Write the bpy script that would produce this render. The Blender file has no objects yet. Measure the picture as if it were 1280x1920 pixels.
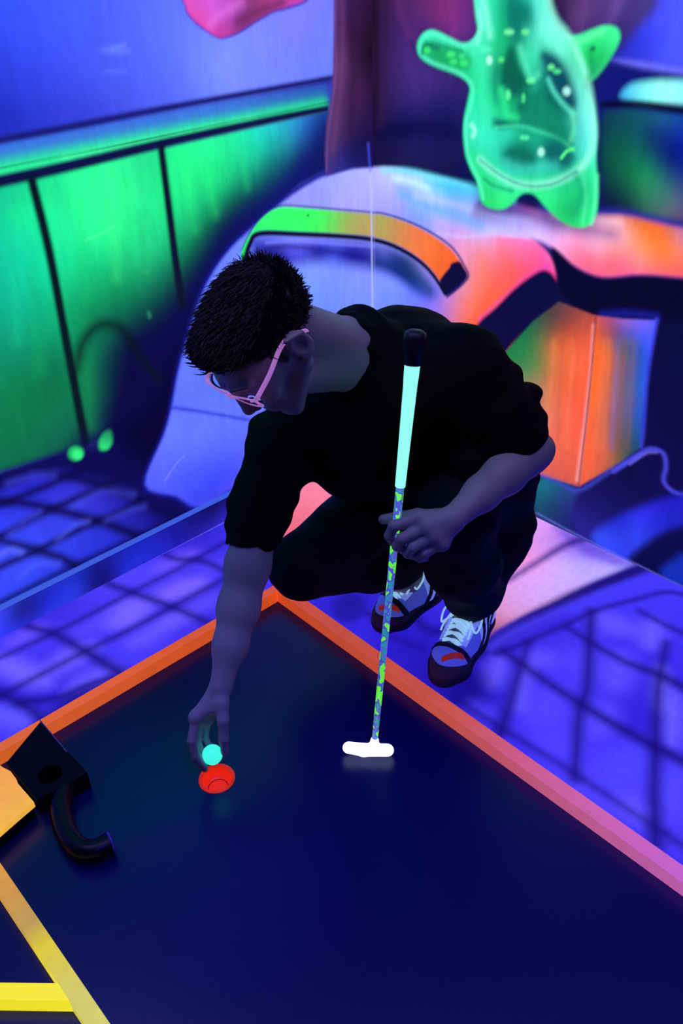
import bpy, bmesh, math, random
import numpy as np
from mathutils import Vector, Matrix

scene = bpy.context.scene
COL = scene.collection
R = np.array([[0.73544831, -0.40267647, 0.5449472],
              [-0.67687796, -0.39998995, 0.61793549],
              [-0.03085468, -0.82332236, -0.56673476]])      # camera axes (right, down, forward) as columns
CAM = np.array([-1.80555, -1.86077, 1.50])
FPX = 1691.64

# ------------------------------------------------------------------ camera
cd = bpy.data.cameras.new('camera'); cam = bpy.data.objects.new('camera', cd); COL.objects.link(cam)
cd.sensor_fit = 'VERTICAL'; cd.sensor_height = 36.0; cd.lens = FPX / 1920 * 36.0; cd.clip_start = 0.02
M = Matrix.Identity(4)
for i in range(3):
    M[i][0] = R[i, 0]; M[i][1] = -R[i, 1]; M[i][2] = -R[i, 2]; M[i][3] = CAM[i]
cam.matrix_world = M
scene.camera = cam

# ------------------------------------------------------------------ view, world, lamps
scene.view_settings.view_transform = 'Standard'; scene.view_settings.look = 'None'
scene.view_settings.exposure = 0.0; scene.view_settings.gamma = 1.0
w = bpy.data.worlds.new('room_dark'); scene.world = w; w.use_nodes = True
w.node_tree.nodes['Background'].inputs[0].default_value = (0.06, 0.07, 0.70, 1)
w.node_tree.nodes['Background'].inputs[1].default_value = 0.05

def area_light(name, loc, target, size, size_y, color, power):
    d = bpy.data.lights.new(name, 'AREA'); d.shape = 'RECTANGLE'; d.size = size; d.size_y = size_y
    d.color = color; d.energy = power
    o = bpy.data.objects.new(name, d); COL.objects.link(o); o.location = loc
    o.rotation_euler = (Vector(target) - Vector(loc)).to_track_quat('-Z', 'Y').to_euler()
    return o
area_light('blacklight_tube', (-1.0, -1.1, 2.9), (-0.7, -0.7, 0), 1.2, 0.15, (0.46, 0.40, 1.0), 12)
area_light('blacklight_tube_far', (-1.75, -0.25, 2.7), (-0.9, -0.9, 0), 0.9, 0.12, (0.30, 0.30, 1.0), 11)
sd = bpy.data.lights.new('carpet_blue_spot', 'SPOT'); sd.energy = 150; sd.color = (0.03, 0.03, 1.0); sd.spot_size = math.radians(44); sd.spot_blend = 1.0; sd.shadow_soft_size = 0.15  # added lamp, cone narrowed to lay blue on the near carpet
so_ = bpy.data.objects.new('carpet_blue_spot', sd); COL.objects.link(so_); so_.location = (-1.6, -2.2, 2.5)
so_.rotation_euler = (Vector((-1.22, -1.42, 0)) - Vector(so_.location)).to_track_quat('-Z', 'Y').to_euler()
area_light('blacklight_tube_right', (-0.35, -2.0, 2.5), (-0.8, -1.2, 0), 0.9, 0.2, (0.34, 0.28, 1.0), 7)

# ------------------------------------------------------------------ geometry helpers
def at(px, py, depth=None, z=None):
    """a point of the room on the sight line of a photo pixel, at a camera depth or at a height"""
    d = R @ np.array([px - 640.0, py - 960.0, FPX])
    t = depth / FPX if depth is not None else (z - CAM[2]) / d[2]
    return CAM + d * t
def at_plane(px, py, p0, n):
    d = R @ np.array([px - 640.0, py - 960.0, FPX])
    return CAM + d * (np.dot(np.asarray(p0) - CAM, n) / np.dot(d, n))
def lin(c):
    c = np.asarray(c, float) / 255.0
    return np.where(c <= 0.04045, c / 12.92, ((c + 0.055) / 1.055) ** 2.4)
def unit(v):
    v = np.asarray(v, float); return v / np.linalg.norm(v)

def mesh_obj(name, verts, faces, mat=None, parent=None, smooth=False):
    me = bpy.data.meshes.new(name)
    verts = np.asarray(verts, dtype=np.float32).reshape(-1, 3)
    if isinstance(faces, np.ndarray) and faces.ndim == 2:
        k = faces.shape[1]; n = len(faces)
        me.vertices.add(len(verts)); me.vertices.foreach_set('co', verts.ravel())
        me.loops.add(n * k); me.loops.foreach_set('vertex_index', faces.astype(np.int32).ravel())
        me.polygons.add(n); me.polygons.foreach_set('loop_start', np.arange(0, n * k, k, dtype=np.int32))
        me.update(calc_edges=True); me.validate()
    else:
        me.from_pydata([tuple(map(float, v)) for v in verts], [], [tuple(int(i) for i in f) for f in faces])
    me.polygons.foreach_set('use_smooth', [smooth] * len(me.polygons))
    me.update()
    o = bpy.data.objects.new(name, me); COL.objects.link(o)
    if mat: me.materials.append(mat)
    if parent: o.parent = parent
    return o
def bm_obj(name, bm, mat=None, parent=None, smooth=False, bevel=0):
    if bevel:
        bmesh.ops.bevel(bm, geom=list(bm.edges), offset=bevel, segments=2, affect='EDGES', profile=0.6)
    bmesh.ops.recalc_face_normals(bm, faces=list(bm.faces))
    me = bpy.data.meshes.new(name); bm.to_mesh(me); bm.free()
    me.polygons.foreach_set('use_smooth', [smooth] * len(me.polygons))
    o = bpy.data.objects.new(name, me); COL.objects.link(o)
    if mat: me.materials.append(mat)
    if parent: o.parent = parent
    return o
def tag(o, label=None, cat=None, group=None, kind=None):
    if label: o['label'] = label
    if cat: o['category'] = cat
    if group: o['group'] = group
    if kind: o['kind'] = kind
    return o
def empty(name, loc=(0, 0, 0)):
    o = bpy.data.objects.new(name, None); COL.objects.link(o); o.location = loc
    o.empty_display_size = 0.05
    return o
def keep_world(child, parent):
    """parent a mesh whose vertices are in room coordinates to an Empty standing elsewhere"""
    child.parent = parent
    child.location = tuple(-Vector(parent.location))
    return child
def prism_bm(poly, z0, z1, bm=None):
    bm = bm or bmesh.new()
    a = [bm.verts.new((x, y, z0)) for x, y in poly]; b = [bm.verts.new((x, y, z1)) for x, y in poly]
    n = len(poly)
    bm.faces.new(a[::-1]); bm.faces.new(b)
    for i in range(n): bm.faces.new((a[i], a[(i + 1) % n], b[(i + 1) % n], b[i]))
    return bm
def frame_of(d):
    d = unit(d); h = np.array([0, 0, 1.0]) if abs(d[2]) < 0.9 else np.array([1.0, 0, 0])
    a = unit(np.cross(h, d)); return a, np.cross(d, a), d
def tube(pts, rad, n=10, cap=True):
    pts = [np.asarray(p, float) for p in pts]
    rad = [rad] * len(pts) if np.isscalar(rad) else rad
    V = []; F = []; prev = None
    for i, p in enumerate(pts):
        d = pts[min(i + 1, len(pts) - 1)] - pts[max(i - 1, 0)]
        if prev is None: a, b, _ = frame_of(d)
        else:
            d = unit(d); a = unit(prev - d * np.dot(prev, d)); b = np.cross(d, a)
        prev = a
        for k in range(n):
            t = 2 * math.pi * k / n
            V.append(p + rad[i] * (math.cos(t) * a + math.sin(t) * b))
    for i in range(len(pts) - 1):
        for k in range(n):
            F.append((i * n + k, i * n + (k + 1) % n, (i + 1) * n + (k + 1) % n, (i + 1) * n + k))
    if cap:
        F.append(tuple(range(n))[::-1]); F.append(tuple((len(pts) - 1) * n + k for k in range(n)))
    return V, F
def join(parts):
    V = []; F = []
    for v, f in parts:
        o = len(V); V += list(v); F += [tuple(i + o for i in q) for q in f]
    return V, F
def smooth_path(P, n=6):
    P = [np.asarray(p, float) for p in P]; out = []
    for i in range(len(P) - 1):
        p0 = P[max(i - 1, 0)]; p1 = P[i]; p2 = P[i + 1]; p3 = P[min(i + 2, len(P) - 1)]
        for k in range(n):
            t = k / n
            out.append(0.5 * ((2 * p1) + (p2 - p0) * t + (2 * p0 - 5 * p1 + 4 * p2 - p3) * t * t + (3 * p1 - p0 - 3 * p2 + p3) * t ** 3))
    out.append(P[-1]); return out

# ------------------------------------------------------------------ materials
def mat(name, base=(0.5, 0.5, 0.5), rough=0.6, emit=None, estr=0.0, spec=0.4, **kw):
    m = bpy.data.materials.new(name); m.use_nodes = True
    b = m.node_tree.nodes['Principled BSDF']
    b.inputs['Base Color'].default_value = (*base, 1); b.inputs['Roughness'].default_value = rough
    b.inputs['Specular IOR Level'].default_value = spec
    if emit is not None:
        b.inputs['Emission Color'].default_value = (*emit, 1); b.inputs['Emission Strength'].default_value = estr
    for k, v in kw.items(): b.inputs[k.replace('_', ' ')].default_value = v
    return m
def add_bump(m, scale=40, strength=0.1, dist=0.002, detail=4):
    nt = m.node_tree; b = nt.nodes['Principled BSDF']
    tc = nt.nodes.new('ShaderNodeTexCoord'); n = nt.nodes.new('ShaderNodeTexNoise'); bp = nt.nodes.new('ShaderNodeBump')
    n.inputs['Scale'].default_value = scale; n.inputs['Detail'].default_value = detail
    bp.inputs['Strength'].default_value = strength; bp.inputs['Distance'].default_value = dist
    nt.links.new(tc.outputs['Object'], n.inputs['Vector']); nt.links.new(n.outputs['Fac'], bp.inputs['Height'])
    nt.links.new(bp.outputs['Normal'], b.inputs['Normal']); return m
def fluo(name, rgb, e=0.7, d=0.5, rough=0.45, spec=0.3):
    """fluorescent pigment: gives off its colour under the blacklight and also reflects"""
    c = lin(rgb); return mat(name, tuple(c * d), rough, tuple(c), e, spec)

MURAL_E, MURAL_D = 1.14, 0.15
def mural_material(name, brush_dir=(6, 6, 1.2)):
    m = bpy.data.materials.new(name); m.use_nodes = True; nt = m.node_tree; b = nt.nodes['Principled BSDF']
    a = nt.nodes.new('ShaderNodeAttribute'); a.attribute_name = 'paint'
    tc = nt.nodes.new('ShaderNodeTexCoord'); mp = nt.nodes.new('ShaderNodeMapping'); mp.inputs['Scale'].default_value = brush_dir
    n = nt.nodes.new('ShaderNodeTexNoise'); n.inputs['Scale'].default_value = 9; n.inputs['Detail'].default_value = 7; n.inputs['Roughness'].default_value = 0.62
    mr = nt.nodes.new('ShaderNodeMapRange'); mr.inputs['To Min'].default_value = 0.90; mr.inputs['To Max'].default_value = 1.10
    mr.inputs['From Min'].default_value = 0.25; mr.inputs['From Max'].default_value = 0.75
    mx = nt.nodes.new('ShaderNodeVectorMath'); mx.operation = 'SCALE'
    dm = nt.nodes.new('ShaderNodeVectorMath'); dm.operation = 'SCALE'; dm.inputs['Scale'].default_value = MURAL_D
    L = nt.links.new
    L(tc.outputs['Object'], mp.inputs['Vector']); L(mp.outputs[0], n.inputs['Vector']); L(n.outputs['Fac'], mr.inputs['Value'])
    L(a.outputs['Color'], mx.inputs[0]); L(mr.outputs[0], mx.inputs['Scale']); L(mx.outputs[0], dm.inputs[0])
    L(dm.outputs[0], b.inputs['Base Color']); L(mx.outputs[0], b.inputs['Emission Color'])
    b.inputs['Emission Strength'].default_value = MURAL_E
    b.inputs['Roughness'].default_value = 0.5; b.inputs['Specular IOR Level'].default_value = 0.06
    # plaster unevenness
    n2 = nt.nodes.new('ShaderNodeTexNoise'); n2.inputs['Scale'].default_value = 14; n2.inputs['Detail'].default_value = 6
    bp = nt.nodes.new('ShaderNodeBump'); bp.inputs['Strength'].default_value = 0.25; bp.inputs['Distance'].default_value = 0.004
    L(tc.outputs['Object'], n2.inputs['Vector']); L(n2.outputs['Fac'], bp.inputs['Height']); L(bp.outputs[0], b.inputs['Normal'])
    return m

# ------------------------------------------------------------------ airbrush: paints a mural in a surface's own metre coordinates
MPP = 0.00160                       # metres of wall per traced unit of brush width
class Canvas:
    def __init__(self, p0, eu, ev):
        self.p0 = np.asarray(p0, float); self.eu = unit(eu); self.ev = unit(ev); self.n = np.cross(self.eu, self.ev)
        self.blocks = []; self.uv = None; self.quads = []; self.cnt = 0
    def rect(self, us, vs):
        U, V = np.meshgrid(us, vs, indexing='ij'); nu, nv = len(us), len(vs)
        self.blocks.append(np.stack([U.ravel(), V.ravel()], 1))
        i = np.arange(nu * nv).reshape(nu, nv) + self.cnt
        self.quads.append(np.stack([i[:-1, :-1], i[1:, :-1], i[1:, 1:], i[:-1, 1:]], -1).reshape(-1, 4))
        self.cnt += nu * nv
    def begin(self, base):
        self.uv = np.concatenate(self.blocks); self.col = np.zeros((len(self.uv), 3)); self.col[:] = lin(base)
    def conv(self, pts):
        out = []
        for p in pts:
            q = at_plane(p[0], p[1], self.p0, self.n) - self.p0
            out.append((np.dot(q, self.eu), np.dot(q, self.ev)))
        return np.array(out)
    def color(self, c, idx):
        if not isinstance(c, list): return lin(c)[None, :]
        K = self.conv([(a[0], a[1]) for a in c]); C = np.array([a[2] for a in c], float); P = self.uv[idx]
        phi = lambda D2: np.sqrt(D2 + (16 * MPP) ** 2)
        n = len(K); A = np.zeros((n + 1, n + 1)); A[:n, :n] = phi(((K[:, None] - K[None]) ** 2).sum(-1)) - np.eye(n) * 0.012
        A[:n, n] = 1; A[n, :n] = 1
        Wt = np.linalg.solve(A, np.concatenate([C, np.zeros((1, 3))])); out = np.zeros((len(P), 3))
        lo = C.min(0); hi = C.max(0)
        for s in range(0, len(P), 20000):
            Q = P[s:s + 20000]
            out[s:s + 20000] = phi(((Q[:, None] - K[None]) ** 2).sum(-1)) @ Wt[:n] + Wt[n]
        return lin(np.clip(out, lo, hi))
    @staticmethod
    def curve(P, closed, n=5):
        P = [np.array(p[:2], float) for p in P]; N = len(P); out = []
        rng = range(N) if closed else range(N - 1)
        for i in rng:
            g = (lambda j: P[j % N]) if closed else (lambda j: P[min(max(j, 0), N - 1)])
            p0, p1, p2, p3 = g(i - 1), g(i), g(i + 1), g(i + 2)
            for k in range(n):
                t = k / n
                out.append(0.5 * ((2 * p1) + (p2 - p0) * t + (2 * p0 - 5 * p1 + 4 * p2 - p3) * t * t + (3 * p1 - p0 - 3 * p2 + p3) * t ** 3))
        if not closed: out.append(P[-1])
        return out
    def _near(self, K, pad):
        lo = K.min(0) - pad; hi = K.max(0) + pad
        return np.nonzero(((self.uv >= lo) & (self.uv <= hi)).all(1))[0]
    def _dist(self, K, P, closed):
        d2 = np.full(len(P), 1e9); ins = np.zeros(len(P), bool); tt = np.zeros(len(P))
        N = len(K); rng = range(N) if closed else range(N - 1)
        for i in rng:
            a = K[i]; b = K[(i + 1) % N]; ab = b - a; L2 = (ab ** 2).sum() + 1e-12
            t = np.clip(((P - a) @ ab) / L2, 0, 1)
            q = ((P - a - t[:, None] * ab) ** 2).sum(1)
            m = q < d2; d2[m] = q[m]; tt[m] = (i + t[m]) / max(N - 1, 1)
            if closed and abs(b[1] - a[1]) > 1e-12:
                c = ((a[1] > P[:, 1]) != (b[1] > P[:, 1])) & (P[:, 0] < (b[0] - a[0]) * (P[:, 1] - a[1]) / (b[1] - a[1]) + a[0])
                ins ^= c
        return np.sqrt(d2), ins, tt
    def _put(self, idx, mask, c, alpha):
        m = np.clip(mask, 0, 1); m = m * m * (3 - 2 * m) * alpha
        cc = self.color(c, idx)
        self.col[idx] = self.col[idx] * (1 - m[:, None]) + cc * m[:, None]
    def fill(self, pts, c, soft=3, alpha=1.0, sharp=False):
        K = self.conv(pts if sharp else self.curve(pts, True)); s = soft * MPP
        idx = self._near(K, s)
        if not len(idx): return
        d, ins, _ = self._dist(K, self.uv[idx], True)
        sd = np.where(ins, d, -d); self._put(idx, sd / s * 0.5 + 0.5, c, alpha)
    def stroke(self, pts, wd, c, soft=3, alpha=1.0, sharp=False):
        K = self.conv(pts if sharp else self.curve(pts, False)); s = soft * MPP
        w0, w1 = (wd if isinstance(wd, tuple) else (wd, wd))
        idx = self._near(K, s + max(w0, w1) * MPP)
        if not len(idx): return
        d, _, t = self._dist(K, self.uv[idx], False)
        hw = (w0 + (w1 - w0) * t) * MPP / 2
        self._put(idx, (hw - d) / s * 0.5 + 0.5, c, alpha)
    def blob(self, x, y, rx, ry, c, soft=4, alpha=1.0, rot=0):
        a = math.radians(rot)
        pts = [(x + rx * math.cos(t) * math.cos(a) - ry * math.sin(t) * math.sin(a), y + rx * math.cos(t) * math.sin(a) + ry * math.sin(t) * math.cos(a)) for t in np.arange(0, 2 * math.pi, math.pi / 6)]
        self.fill(pts, c, soft, alpha)
    def build(self, name, material, back=None):
        V = self.p0 + self.uv[:, :1] * self.eu + self.uv[:, 1:] * self.ev
        F = np.concatenate(self.quads); n0 = len(V); col = self.col
        if back:                                     # the slab behind the painted face
            (u0, u1, v0, v1, th) = back
            pts = [(u, v, s) for s in (-0.0006, -th) for (u, v) in ((u0, v0), (u1, v0), (u1, v1), (u0, v1))]
            B = np.array([self.p0 + u * self.eu + v * self.ev + s * self.n for u, v, s in pts])
            V = np.concatenate([V, B]); col = np.concatenate([col, np.tile(lin((12, 10, 50)), (8, 1))])
            F = np.concatenate([F, np.array([(0, 1, 2, 3), (7, 6, 5, 4), (0, 4, 5, 1), (1, 5, 6, 2), (2, 6, 7, 3), (3, 7, 4, 0)]) + n0])
        o = mesh_obj(name, V, F, material)
        at_ = o.data.color_attributes.new('paint', 'FLOAT_COLOR', 'POINT')
        at_.data.foreach_set('color', np.concatenate([col, np.ones((len(col), 1))], 1).astype(np.float32).ravel())
        return o
def both(cs, fn, *a, **k):
    for c in cs: getattr(c, fn)(*a, **k)
def axis_values(lo, f0, f1, hi, fine, coarse):
    out = list(np.arange(lo, f0, coarse)) + list(np.arange(f0, f1, fine)) + list(np.arange(f1, hi, coarse)) + [hi]
    return np.array(out)

# ------------------------------------------------------------------ room shell with its mural
FINE = 0.0036
WL = Canvas((0, 0, 0), (1.329, 0.0175, 0), (0, 0, 1))
WL.rect(axis_values(-2.4, -1.50, 0.0, 0.0005, FINE, 0.05), axis_values(0, 0, 1.42, 2.3, FINE, 0.05))
WR = Canvas((0, 0, 0), (0.0241, -1.095, 0), (0, 0, 1))
WR.rect(axis_values(0, 0, 1.30, 2.4, FINE, 0.05), axis_values(0, 0, 1.42, 2.3, FINE, 0.05))
FL = Canvas((0, 0, 0), (1, 0, 0), (0, 1, 0))
FL.rect(axis_values(-2.2, -1.60, 0.03, 0.031, 0.0034, 0.05), axis_values(-0.405, -0.405, 0.0, 0.001, 0.0034, 0.05))
FL.rect(axis_values(-0.745, -0.745, 0.03, 0.031, 0.0034, 0.05), axis_values(-2.2, -1.60, -0.405, -0.4049, 0.0034, 0.05))
SK = Canvas((0, -0.012, 0), (1.329, 0.0175, 0), (0, 0, 1))
SK.rect(axis_values(-2.4, -1.45, -0.013, -0.012, 0.0036, 0.05), axis_values(0, 0, 0.0759, 0.076, 0.0036, 0.05))
NAVY = (12, 10, 70)
WL.begin((70, 90, 240)); WR.begin((30, 20, 85)); FL.begin((62, 50, 225)); SK.begin((34, 38, 190))

# --- left wall: violet-blue upper field
WL.fill([(-900, -700), (900, -700), (900, 700), (-900, 700)], [(-200, 100, (40, 60, 215)), (0, 10, (52, 80, 245)), (0, 215, (32, 44, 180)), (60, 170, (45, 62, 215)), (110, 60, (62, 84, 242)), (200, 150, (66, 86, 232)), (250, 60, (78, 100, 240)), (330, 60, (92, 114, 250)), (420, 130, (122, 142, 255)), (360, 200, (88, 108, 245)), (560, 60, (118, 122, 248)), (600, 130, (104, 122, 246)), (480, 160, (112, 130, 250)), (200, 225, (58, 64, 210)), (60, -300, (50, 70, 230)), (500, -300, (100, 110, 240))], 2, sharp=True)
WL.blob(215, 95, 26, 4, (118, 140, 255), 8, 0.5, 3); WL.blob(222, 88, 14, 2, (130, 150, 255), 6, 0.5, -20); WL.blob(215, 134, 22, 2, (110, 130, 255), 6, 0.4, 0)
# pink cloth at the top
WL.fill([(342, -60), (346, 12), (356, 34), (378, 54), (408, 72), (428, 71), (452, 61), (482, 42), (512, 24), (540, 17), (580, -2), (600, -60)], (58, 44, 175), 3)
WL.fill([(344, -60), (348, 10), (359, 32), (380, 51), (408, 69), (426, 68), (450, 58), (480, 39), (510, 21), (538, 13), (577, -5), (598, -60)], [(355, 10, (215, 78, 185)), (372, 36, (215, 72, 165)), (400, 60, (205, 60, 160)), (428, 62, (180, 60, 150)), (395, 20, (205, 90, 215)), (430, 15, (190, 80, 200)), (450, 38, (120, 50, 120)), (485, 8, (140, 52, 110)), (500, 24, (170, 60, 140)), (560, 0, (190, 66, 170)), (440, -40, (150, 50, 130))], 3)
WL.stroke([(445, 42), (475, 26), (505, 14), (530, 4)], 9, (92, 36, 86), 10, 0.8)
WL.stroke([(395, 44), (420, 22), (452, 4)], 7, (226, 118, 230), 12, 0.6)
# moulding between the two dark lines
WL.fill([(-500, 356), (0, 266), (300, 212), (620, 150), (700, 134), (700, 190), (620, 205), (300, 272), (0, 342), (-500, 452)], [(0, 300, (58, 90, 222)), (200, 262, (62, 90, 222)), (420, 210, (62, 94, 216)), (600, 175, (46, 52, 176))], 3, sharp=True)
WL.stroke([(-500, 420), (0, 312), (300, 250), (600, 189)], (26, 14), (30, 170, 150), 26, 0.8)
WL.stroke([(-500, 432), (0, 322), (300, 258), (606, 197)], (20, 10), (42, 250, 138), 14, 0.95)
WL.stroke([(120, 296), (300, 260), (480, 222)], 5, (80, 255, 170), 7, 0.6)
WL.stroke([(-500, 350), (0, 263), (300, 205), (625, 146)], 9, (24, 24, 112), 4)
WL.stroke([(-500, 420), (0, 316.5), (300, 256), (625, 189)], 1.6, (14, 80, 70), 1.5, 0.85)
# green panels
WL.fill([(-500, 450), (0, 345), (300, 278), (625, 206), (640, 300), (560, 345), (470, 430), (400, 520), (340, 640), (300, 760), (160, 838), (0, 886), (-500, 1050)],
        [(-200, 500, (16, 150, 108)), (10, 370, (21, 190, 141)), (30, 400, (25, 222, 144)), (30, 480, (16, 195, 156)), (20, 560, (14, 176, 141)), (40, 650, (14, 140, 105)), (30, 740, (12, 118, 72)), (60, 810, (14, 110, 74)), (100, 700, (12, 108, 74)), (90, 620, (12, 160, 110)), (75, 500, (19, 215, 153)), (120, 370, (32, 225, 141)), (150, 370, (43, 252, 146)), (190, 420, (45, 255, 146)), (240, 350, (46, 245, 150)), (285, 310, (30, 205, 126)), (250, 420, (36, 225, 134)), (120, 450, (28, 225, 150)), (170, 500, (21, 200, 126)), (150, 560, (16, 160, 102)), (220, 520, (19, 165, 102)), (280, 470, (32, 200, 129)), (255, 560, (12, 112, 79)), (190, 590, (12, 120, 79)), (320, 300, (32, 232, 134)), (340, 360, (32, 230, 132)), (400, 290, (36, 235, 141)), (440, 260, (30, 225, 156)), (480, 300, (25, 190, 144)), (420, 350, (23, 190, 117)), (380, 400, (18, 160, 102)), (330, 460, (18, 165, 105)), (370, 460, (12, 90, 72)), (500, 240, (30, 200, 198)), (540, 270, (30, 140, 150)), (500, 310, (16, 118, 115)), (560, 240, (40, 125, 195)), (590, 250, (24, 60, 150)), (560, 300, (14, 40, 100)), (450, 370, (10, 80, 79)), (420, 420, (10, 44, 60)), (350, 520, (10, 50, 54)), (300, 600, (8, 36, 54)), (165, 680, (14, 120, 79)), (180, 740, (12, 110, 74)), (200, 690, (10, 70, 67)), (250, 650, (8, 24, 56)), (170, 800, (14, 84, 72)), (615, 300, (12, 14, 80))], 4, sharp=True)
for x, y0, y1, c in ((205, 300, 520, (70, 255, 140)), (150, 380, 560, (30, 200, 100)), (390, 320, 400, (44, 240, 120)), (20, 450, 640, (26, 215, 150)), (265, 400, 520, (24, 170, 90)), (100, 380, 600, (40, 240, 140)), (350, 330, 430, (50, 250, 130)), (450, 280, 350, (40, 220, 130)), (60, 500, 700, (20, 180, 100)), (235, 330, 480, (30, 200, 100))):
    WL.stroke([(x, y0), (x + 6, (y0 + y1) / 2), (x + 14, y1)], 5, c, 16, 0.35)
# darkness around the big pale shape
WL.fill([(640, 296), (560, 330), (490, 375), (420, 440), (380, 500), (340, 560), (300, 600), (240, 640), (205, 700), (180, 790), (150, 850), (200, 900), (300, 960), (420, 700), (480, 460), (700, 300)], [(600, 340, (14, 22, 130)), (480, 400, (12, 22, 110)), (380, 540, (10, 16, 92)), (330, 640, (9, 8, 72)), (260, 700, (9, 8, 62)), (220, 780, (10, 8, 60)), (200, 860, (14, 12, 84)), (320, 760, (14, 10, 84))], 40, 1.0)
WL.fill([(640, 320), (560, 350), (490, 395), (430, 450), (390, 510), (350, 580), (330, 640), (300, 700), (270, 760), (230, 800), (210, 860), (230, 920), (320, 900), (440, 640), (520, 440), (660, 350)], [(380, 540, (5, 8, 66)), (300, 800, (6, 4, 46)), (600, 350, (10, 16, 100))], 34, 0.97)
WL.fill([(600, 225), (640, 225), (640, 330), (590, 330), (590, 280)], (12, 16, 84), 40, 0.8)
WL.stroke([(146, 690), (152, 650), (176, 616), (204, 608), (232, 622), (262, 668), (300, 715)], (15, 12), (8, 16, 30), 12, 0.85)
WL.stroke([(160, 690), (166, 740), (172, 800)], 8, (24, 140, 78), 20, 0.55)
WL.stroke([(-500, 432), (0, 340), (300, 270), (520, 222), (612, 204)], (17, 10), (12, 16, 64), 4)
WL.stroke([(60, 340), (92, 470), (126, 650), (160, 830)], (13, 14), (8, 22, 34), 4)
WL.stroke([(302, 278), (314, 370), (328, 480), (342, 572)], (12, 14), (10, 18, 44), 4)
for dx in (-22, -9, 8, 24):
    WL.blob(270 + dx * .4, 470 + dx * 5, 6, 2.2, (60, 200, 130), 5, 0.35, dx * 3)
WL.stroke([(160, 450), (190, 438), (214, 424)], 1.5, (110, 255, 170), 3, 0.4)
# floor painted on the wall foot
tile_c = [(0, 1000, (52, 66, 245)), (40, 1060, (60, 76, 245)), (120, 980, (52, 62, 225)), (60, 905, (36, 36, 190)), (220, 950, (38, 38, 178)), (140, 930, (54, 54, 215)), (60, 1120, (42, 60, 225)), (210, 1010, (38, 46, 200)), (300, 970, (22, 20, 120)), (150, 1090, (32, 46, 200)), (260, 1060, (30, 40, 190)), (330, 1010, (20, 20, 130)), (60, 1180, (40, 54, 220)), (400, 960, (20, 18, 120))]
WL.fill([(-500, 1034), (0, 883), (150, 833), (300, 905), (360, 935), (500, 900), (700, 780), (900, 700), (700, 1200), (0, 1420), (-500, 1500)], (14, 12, 84), 8, sharp=True)
WL.fill([(-500, 1120), (0, 922), (60, 893), (110, 884), (160, 890), (240, 912), (330, 948), (420, 985), (560, 1100), (0, 1400), (-500, 1500)], tile_c, 14, 0.95, sharp=True)
for q, wd in (([(-200, 1020), (0, 946), (78, 915), (129, 892), (219, 857)], (12, 10)), ([(-200, 1095), (0, 1005), (66, 970), (117, 946), (195, 911), (250, 885)], 12), ([(-200, 1160), (0, 1063), (70, 1032), (156, 989), (219, 962), (290, 924)], 12), ([(-100, 1180), (40, 1110), (140, 1060), (260, 1005), (350, 960)], 9), ([(-60, 936), (35, 942), (98, 954), (188, 978), (262, 1006)], (12, 17)), ([(90, 886), (156, 899), (219, 919), (290, 950), (380, 990)], (11, 18)), ([(-60, 996), (0, 1013), (59, 1028), (109, 1044), (150, 1064), (200, 1080)], (11, 16))):
    WL.stroke(q, wd, (12, 8, 66), 10, 0.95)
WL.fill([(150, 830), (240, 850), (330, 905), (420, 960), (420, 1000), (330, 985), (260, 940), (190, 910), (130, 890)], (12, 9, 74), 30, 0.85)
for q in ([(140, 948), (190, 922), (250, 928)], [(20, 1000), (50, 976), (72, 962)], [(16, 905), (60, 893), (100, 890)], [(200, 975), (240, 958), (270, 950)]):
    WL.stroke(q, 5, (74, 84, 240), 12, 0.4)
WL.stroke([(110, 1010), (140, 985), (165, 978)], 5, (90, 105, 255), 10, 0.4); WL.stroke([(40, 1080), (70, 1058), (110, 1056)], 5, (84, 104, 255), 10, 0.4); WL.stroke([(0, 1040), (20, 1030), (40, 1036)], 6, (110, 120, 255), 8, 0.5)
WL.blob(142, 850, 14, 13, (34, 190, 104), 5); WL.blob(145, 852, 9, 9, (54, 240, 128), 5)
WL.fill([(188, 842), (186, 826), (196, 810), (207, 808), (210, 828), (202, 842)], [(198, 835, (46, 228, 120)), (203, 812, (24, 120, 84))], 5)
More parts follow.
